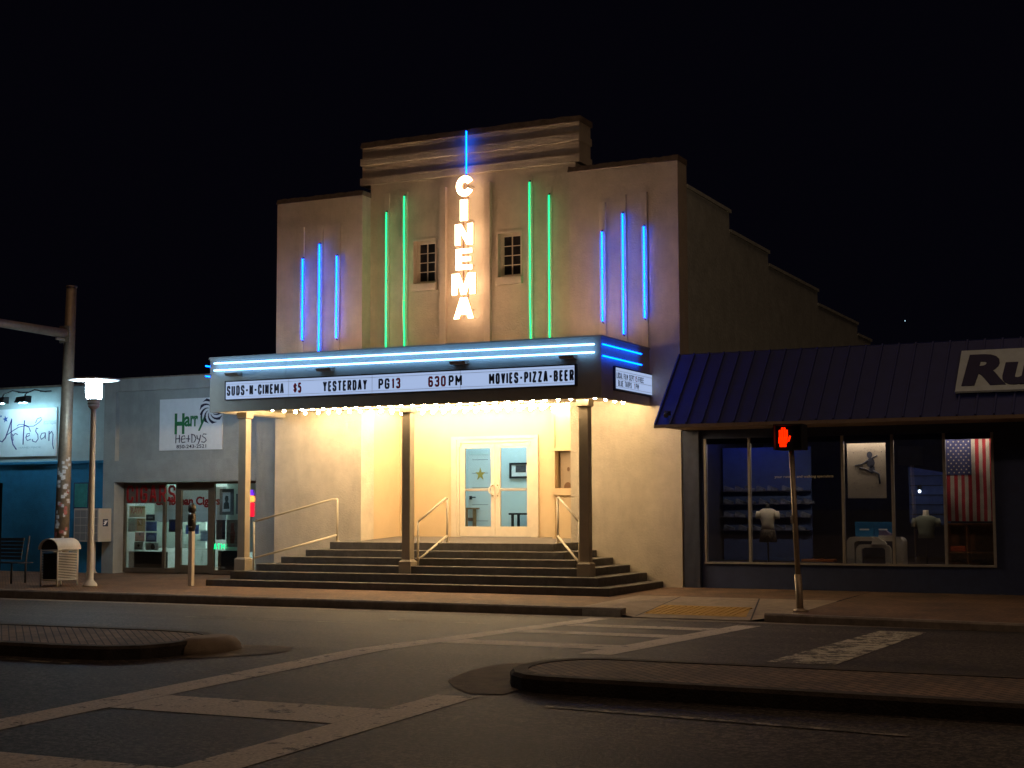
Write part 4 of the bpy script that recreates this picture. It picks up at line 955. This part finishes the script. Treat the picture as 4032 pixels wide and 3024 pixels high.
for x0, x1, l in ((12.03, 12.36, "bright blue shoebox on the table, further from the flag"), (12.365, 12.68, "bright blue shoebox on the table, partly behind a shoe")):
    b_ = thing("shoebox", l, "box", ((x0+x1)/2, .7, .12), "blue shoeboxes on the display table")
    bx("carton", BOXB, b_, x0+.004, x1-.004, .6, .8, .121, .31); bx("lid", BOXB, b_, x0, x1, .596, .804, .31, .38)
    k = MB(); k.text("RUNNING" if False else "——", x0+.08, x1-.08, .235, .262, FY(.599), 0, .001, bold=.05); k.build("lettering", WHITE, b_)
def shoe(x0, x1, y, z, label, m):
    s_ = thing("running_shoe", label, "shoe", ((x0+x1)/2, y, z), "display shoes on the arched tables"); L_ = x1-x0
    k = MB(); k.prism([(x0, z+.0), (x1, z+.0), (x1+.0, z+.025), (x0, z+.03)], FY(y+.05), 0, .1); k.build("sole", SKIN, s_)
    k = MB(); k.prism([(x0+.005, z+.028), (x1-.01, z+.025), (x1-.02, z+.05), (x0+L_*.62, z+.085), (x0+L_*.45, z+.12), (x0+L_*.2, z+.10), (x0+.01, z+.125)], FY(y+.042), 0, .084); k.build("upper", m, s_)
shoe(12.47, 12.74, .5, .121, "purple and white running shoe on top of the larger table", mat("shoe_purple", (.30, .24, .40), .7))
shoe(12.37, 12.62, .40, -.009, "white running shoe on the smaller table", SKIN)
def mannequin(cx, cy, z0, w, label, shirt, bottom, hasneck):
    m = thing("mannequin", label, "mannequin", (cx, cy, -.375), "headless mannequins in the shop window")
    k = MB(); k.loft([(cx, cy, z0, w*.33, .09), (cx, cy, z0+.10, w*.30, .085), (cx, cy, z0+.2, w*.36, .10), (cx, cy, z0+.3, w*.43, .105), (cx, cy, z0+.36, w*.40, .085), (cx, cy, z0+.395, w*.22, .06)], 20)
    for s in (-1, 1): k.loft([(cx+s*w*.47, cy, z0+.20, .045, .05), (cx+s*w*.46, cy, z0+.27, .055, .06), (cx+s*w*.40, cy, z0+.35, .06, .06)], 12)
    k.build("shirt", shirt, m)
    if bottom:
        k = MB(); k.loft([(cx, cy, z0-.22, w*.44, .12), (cx, cy, z0-.05, w*.38, .10), (cx, cy, z0+.02, w*.325, .088)], 20); k.build("shorts", bottom, m)
    k = MB(); k.loft([(cx, cy, z0+.36, w*.2, .06), (cx, cy, z0+.40, w*.13, .05), (cx, cy, z0+.45, w*.11, .045), (cx, cy, z0+.49, w*.11, .045)], 14); k.build("neck", SKIN if hasneck else DARKM, m)
    k = MB(); k.tube([(cx, cy, -.36), (cx, cy, z0-.1)], .015, 8); k.lathe([(.13, .0), (.13, .015)], (cx, cy, -.375), 16); k.build("stand", DARKM, m)
mannequin(10.41, .7, .23, .38, "slim mannequin in a white top and dark patterned skirt", mat("white_tee", (.62, .55, .44), .8), mat("dark_pattern", (.10, .08, .07), .9, var=.8, vscale=30), False)
mannequin(13.25, .7, .10, .44, "mannequin in a grey green tee with white collar", mat("sage_tee", (.20, .22, .18), .9, var=.08), None, True)
cr = thing("shelf_unit", "red brown wooden cubby shelf standing under the flag", "shelf", (14.02, .7, -.375))
k = MB()
for x in (13.63, 13.95, 14.39): k.box(x, x+.025, .52, .85, -.375, .33)
k.box(13.62, 14.42, .51, .85, .33, .36); k.box(13.655, 14.39, .53, .84, -.15, -.125); k.box(13.63, 14.41, .85, .87, -.37, .33); k.build("carcass", WOOD, cr)
o = bx("folded_shirt", mat("orange_cloth", (.55, .09, .03), .9), None, 13.67, 13.93, .56, .80, -.1248, -.03, bev=.02); tag(o, "folded orange shirt on the middle shelf of the cubby", "shirt")
o = bx("floor_ledge", mat("orange_wood", (.35, .10, .02), .5), None, 10.95, 11.55, .95, 1.2, -.345, -.30, bev=.008); tag(o, "low orange wooden ledge on the floor of the dark shop", "ledge")
bs = thing("shoe_wall", "blue lit shoe display wall inside the dark shop", "display shelf", (9.6, 2.0, -.37))
bx("backing", mat("slatwall", (.04, .07, .20), .7), bs, 9.15, 10.9, 2.0, 2.03, -.37, 1.8)
k = MB()
for z in (.2, .45, .7, .95): k.box(9.15, 10.9, 1.84, 1.999, z, z+.015)
k.build("shelf", mat("shelf_dark", (.05, .05, .08), .6), bs)
k = MB(); ms = [mat("stock_shoe", (.11, .12, .17), .7, var=.9, vscale=7)]
for z in (.215, .465, .715, .965):
    x = 9.2
    while x < 10.8:
        L_ = random.uniform(.16, .2); k.prism([(x, z), (x+L_, z), (x+L_, z+.04), (x+L_*.5, z+.07), (x+.02, z+.1), (x, z+.09)], FY(1.95), 0, .07); x += L_+random.uniform(.02, .1)
k.build("shoes_on_shelf", ms[0], bs)
bs["label"] = "blue lit wall of shoe shelves inside the dark shop"
k = MB(); k.box(9.2, 10.6, 1.5, 1.54, 1.99, 2.02); k.build("unseen_blue_tube", N_BLUEI, bs)

bp_ = thing("slat_panel", "added blue lit panel standing in for a window reflection behind the mannequin in the tee", "reflection stand-in", (12.95, 2.62, -.37))  # panel added in place of a blue reflection on the glass
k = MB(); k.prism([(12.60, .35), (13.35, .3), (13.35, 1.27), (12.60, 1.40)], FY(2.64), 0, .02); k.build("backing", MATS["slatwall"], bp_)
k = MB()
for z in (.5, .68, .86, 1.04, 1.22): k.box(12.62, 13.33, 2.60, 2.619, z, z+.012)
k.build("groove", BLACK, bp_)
k = MB(); k.box(12.6, 13.3, 2.2, 2.24, 2.0, 2.02); k.build("unseen_blue_tube", N_BLUEI, bp_)  # unseen glowing bar added to light this panel blue
for x, l in ((12.83, "tiny white glowing ball standing in for a window reflection above the mannequin in the tee"), (13.32, "tiny white glowing ball standing in for a window reflection beside the flag")):
    sl = thing("reflection_dot", l, "lamp", (x, 2.45, .92), "glowing balls standing in for window reflections")  # glowing balls added in place of lamp reflections on the window glass
    k = MB(); k.sphere((x, 2.45, .935), .028, 10, 6); k.build("bulb", emis("reflection_white", (.8, .88, 1.0), 6.0), sl)
    k = MB(); k.lathe([(.02, .96), (.04, .98), (.04, 1.05)], (x, 2.47, 0), 10); k.build("dot_hood", DARKM, sl)
sp = MB(); sp.sphere((-25.24, 200, 28.65), .075, 8, 6); sp = sp.build("distant_beacon", emis("beacon_glow", (.5, .8, 1.0), 1.5)); tag(sp, "tiny bluish point of light in the black sky above the navy roof", "light")
MB().box(9.1, 9.72, -4.906, -4.8985, road_z(-4.9)-.02, walk_z(9.4, -4.9)-.022).build("kerb_end", mat("bleached_kerb", (.42, .42, .40), .9, var=.25, vscale=8, bump=.3), kind="structure")

# ---------------------------------------------------------------- street furniture
L = thing("street_lamp", "white post lamp with a bright glass lantern under a flat disc", "street lamp", (-1.77, -3.565, -.826))
c = (-1.775, -3.565, -.826)
k = MB(); k.lathe([(.14, 0), (.14, .02), (.125, .06), (.075, .11), (.066, .14), (.064, .5), (.05, 3.4), (.05, 3.41)], c, 20); k.build("post", WHITEM, L)
k = MB(); k.lathe([(.05, 3.41), (.11, 3.46), (.115, 3.5), (.10, 3.51), (.12, 3.52), (.12, 3.56), (.10, 3.57), (.125, 3.58), (.13, 3.62)], c, 20); k.build("collar", WHITEM, L)
k = MB(); k.lathe([(.12, 3.625), (.145, 3.75), (.145, 3.85), (.125, 3.965)], c, 20); k.build("lantern", N_LAMP, L)
k = MB()
for i in range(8):
    t = i*math.pi/4+.2; k.tube([(c[0]+.155*math.cos(t), c[1]+.155*math.sin(t), c[2]+3.6), (c[0]+.165*math.cos(t), c[1]+.165*math.sin(t), c[2]+3.98)], .007, 6)
k.build("cage", WHITEM, L)
k = MB(); k.lathe([(.05, 3.968), (.47, 3.975), (.50, 3.985), (.49, 4.0), (.15, 4.03), (.03, 4.04)], c, 36); k.build("disc_shade", WHITEM, L)

P = thing("traffic_signal_pole", "tall tapered steel signal pole with stickers and one long mast arm", "signal pole", (-3.98, -2.0, -.8))
pxy = lambda z: (-3.975+(z+.8)*.0235, -2.0)
k = MB(); k.tube([(*pxy(-.8), -.8), (*pxy(5.33), 5.33)], .16, 20, r1=.105); k.lathe([(.115, 0), (.115, .04)], (*pxy(5.33), 5.32), 18); k.lathe([(.26, .0), (.26, .05), (.2, .07)], (*pxy(-.8), -.8), 16); k.build("pole", GALV, P)
ax = pxy(4.34)[0]
k = MB(); k.tube([(ax, -2.13, 4.335), (ax, -4, 4.355), (ax, -12, 4.55)], .10, 16, r1=.07); k.build("mast_arm", GALV, P)
k = MB(); k.box(ax-.14, ax+.14, -2.16, -2.125, 4.14, 4.50, bev=.01); k.box(ax-.02, ax+.02, -2.4, -2.1, 4.18, 4.23); k.build("arm_flange", GALV, P)
STK = [mat("sticker_white", (.6, .58, .55), .6, var=.2, vscale=30), mat("sticker_red", (.4, .12, .1), .6, var=.2, vscale=30), mat("sticker_brown", (.28, .17, .1), .6, var=.3, vscale=30)]
for i in range(44):
    z = .0+1.7*(i+random.random())/44; th = math.radians(random.uniform(-105, 5)); s = random.uniform(.045, .085); h = random.uniform(.04, .085)
    px, py = pxy(z); R_ = .16-.055*(z+.8)/6.13+.003; da = s/R_
    k = MB(); vs0 = [k.bm.verts.new((px+R_*math.cos(th+da*(q/3-.5)), py+R_*math.sin(th+da*(q/3-.5)), z+random.uniform(-.003, .003))) for q in range(4)]
    vs1 = [k.bm.verts.new((v.co.x, v.co.y, z+h)) for v in vs0]
    for q in range(3): k._f([vs0[q], vs0[q+1], vs1[q+1], vs1[q]])
    k.build("sticker", random.choice(STK[:1]*4+STK), P)

tc_ = thing("litter_bin", "white slatted litter bin with a curved roof beside the lamp post", "litter bin", (-2.5, -3.6, -.826))
x0, x1, y0, y1, z0 = -2.66, -2.24, -3.95, -3.40, -.828
k = MB()
for x in (x0, x1):
    for y in (y0, y1): k.tube([(x, y, z0), (x, y, -.12)], .016, 8)
for z in (-.70, -.14):
    k.tube([(x0, y0, z), (x1, y0, z)], .012, 6); k.tube([(x0, y1, z), (x1, y1, z)], .012, 6); k.tube([(x1, y0, z), (x1, y1, z)], .012, 6); k.tube([(x0, y0, z), (x0, y1, z)], .012, 6)
k.build("frame", WHITEM, tc_)
for x in (x0, x1):
    k = MB()
    for i in range(17): z = -.68+i*.031; k.box(x-.006, x+.006, y0+.015, y1-.015, z, z+.015)
    k.build("slat_panel", WHITEM, tc_)
bx("liner", BLACK, tc_, x0+.03, x1-.03, y0+.03, y1-.03, -.72, -.2)
k = MB(); cx = (x0+x1)/2; n = 10; po = [(cx-.255*math.cos(math.pi*i/n), -.12+.215*math.sin(math.pi*i/n)) for i in range(n+1)]; pi_ = [(cx-.24*math.cos(math.pi*i/n), -.12+.20*math.sin(math.pi*i/n)) for i in range(n+1)]
ya, yb = y0-.04, y1+.04
for i in range(n):
    for pp in (po, pi_): k.quad((pp[i][0], ya, pp[i][1]), (pp[i+1][0], ya, pp[i+1][1]), (pp[i+1][0], yb, pp[i+1][1]), (pp[i][0], yb, pp[i][1]))
    for y in (ya, yb): k.quad((po[i][0], y, po[i][1]), (po[i+1][0], y, po[i+1][1]), (pi_[i+1][0], y, pi_[i+1][1]), (pi_[i][0], y, pi_[i][1]))
k.build("roof", WHITEM, tc_)
k = MB(); k.prism(pi_, FY(y0+.05), 0, .02); k.build("hood_end", mat("hood_brown", (.05, .03, .025), .7), tc_)

bn = thing("bench", "dark slatted metal bench left of the litter bin", "bench", (-4.4, -3.1, -.82))
k = MB()
for i in range(6): k.box(-6.0, -3.62, -3.55+i*.07, -3.50+i*.07, -.42, -.40)
k.build("seat", DARKM, bn)
k = MB()
for i in range(6): k.hexa([(-6.0, -3.10+i*.012, -.36+i*.075), (-4.0, -3.10+i*.012, -.36+i*.075), (-4.0, -3.08+i*.012, -.36+i*.075), (-6.0, -3.08+i*.012, -.36+i*.075), (-6.0, -3.09+i*.012, -.30+i*.075), (-4.0, -3.09+i*.012, -.30+i*.075), (-4.0, -3.07+i*.012, -.30+i*.075), (-6.0, -3.07+i*.012, -.30+i*.075)])
k.build("backrest", DARKM, bn)
for x in (-3.85, -5.2):
    k = MB(); k.tube([(x, -3.5, -.82), (x, -3.5, -.42)], .02, 8); k.tube([(x, -3.12, -.82), (x, -3.12, -.42), (x, -3.03, .12)], .02, 8); k.build("leg", DARKM, bn)

mb = thing("mailbox_unit", "cream cluster mailbox on a round pedestal between teal wall and grey pier", "mailbox", (-4.9, .02, -.77))
CRM = mat("mailbox_cream", (.52, .47, .40), .5, var=.05)
bx("cabinet", CRM, mb, -5.27, -4.56, -.2, .22, -.07, .67, bev=.008)
k = MB()
for i in range(4):
    for jx in range(4):
        a = -5.235+i*.165; b = -.035+jx*.17; k.box(a, a+.152, -.206, -.1995, b, b+.155)
k.build("compartment_door", mat("mailbox_door_grey", (.26, .25, .25), .5, var=.05), mb)
k = MB(); k.lathe([(.13, 0), (.10, .04), (.085, .10), (.085, .70)], (-4.93, .02, -.77), 18); k.build("pedestal", CRM, mb)
k = MB(); k.box(-4.5595, -4.556, -.06, .11, .27, .43); k.build("emblem_panel", mat("emblem_navy", (.02, .025, .06), .5), mb)
k = MB(); k.prism([(-.05, .30), (.01, .30), (.10, .40), (-.04, .395), (.02, .375), (-.045, .36), (.0, .34)], FX(-4.5555), 0, .002); k.build("eagle_emblem", WHITE, mb)

pm = thing("parking_meter", "single dark parking meter on a square pale post near the steps", "parking meter", (.0, -2.74, -.82))
k = MB(); k.box(-.045, .045, -2.79, -2.70, -.84, .22, bev=.006); k.build("post", mat("pale_post", (.55, .46, .36), .7, var=.1), pm)
k = MB(); k.loft([(.0, -2.745, .20, .035, .04), (0, -2.745, .26, .07, .06), (0, -2.745, .36, .085, .07), (0, -2.745, .50, .085, .07), (0, -2.745, .58, .06, .06)], 16); k.loft([(0, -2.745, .57, .05, .05), (0, -2.745, .62, .085, .065), (0, -2.745, .72, .075, .06), (0, -2.745, .77, .03, .03)], 16); k.build("head", mat("meter_bronze", (.06, .05, .04), .35, metal=.5), pm)
k = MB(); k.prism([(.05*math.cos(t), .68+.045*math.sin(t)) for t in [i*math.pi/8 for i in range(9)]], FY(-2.80), 0, .006); k.build("dial_window", mat("dial_glass", (.2, .2, .18), .1), pm)
k = MB(); k.lathe([(.012, 0), (.012, .02)], (.06, -2.8, .44), 8); k.box(-.02, .05, -2.82, -2.80, .3, .315); k.build("coin_slot", ALU, pm)

pd = thing("pedestrian_signal", "pedestrian signal showing a lit orange red hand on a slim leaning pole", "pedestrian signal", (12.36, -4.46, -.866))
k = MB(); k.tube([(12.362, -4.46, -.95), (12.335, -4.46, -.33)], .052, 14); k.tube([(12.335, -4.46, -.34), (12.272, -4.46, 1.5)], .038, 14); k.build("pole", GALV, pd)
bx("housing", BLACK, pd, 12.04, 12.47, -4.50, -4.26, 1.485, 1.865, bev=.015)
k = MB()
for a, b, c_, d in ((12.04, 12.47, 1.845, 1.865), (12.04, 12.47, 1.485, 1.50)): k.box(a, b, -4.60, -4.501, c_, d)
for a in (12.04, 12.455): k.box(a, a+.015, -4.60, -4.501, 1.50, 1.845)
k.build("visor", BLACK, pd)
k = MB(); hx, hz = 12.165, 1.67
def dot(a, b, s=.0075): k.prism([(a+s*math.cos(t), b+s*math.sin(t)) for t in [i*math.pi/3 for i in range(6)]], FY(-4.502), 0, .004)
for (fx, zt_) in ((-.055, .12), (-.02, .145), (.016, .14), (.05, .115)):
    z = .0
    while z <= zt_: dot(hx+fx, hz+z); dot(hx+fx+.014, hz+z); z += .0175
z = -.13
while z < .0:
    hw = .045 if z < -.09 else .062
    a = -hw
    while a <= hw: dot(hx+a, hz+z); a += .0165
    z += .0175
for i in range(5): dot(hx+.072+i*.006, hz-.05+i*.017); dot(hx+.085+i*.006, hz-.052+i*.017)
k.build("hand_symbol", N_HAND, pd)
k = MB(); k.box(12.255, 12.285, -4.53, -4.42, .42, .52, bev=.006); k.lathe([(.014, 0), (.014, .02)], (12.27, -4.535, .46), 10); k.build("push_button", ALU, pd)
k = MB(); k.lathe([(.11, .0), (.11, .02), (.06, .05)], (12.362, -4.46, -.87), 14); k.build("base", GALV, pd)
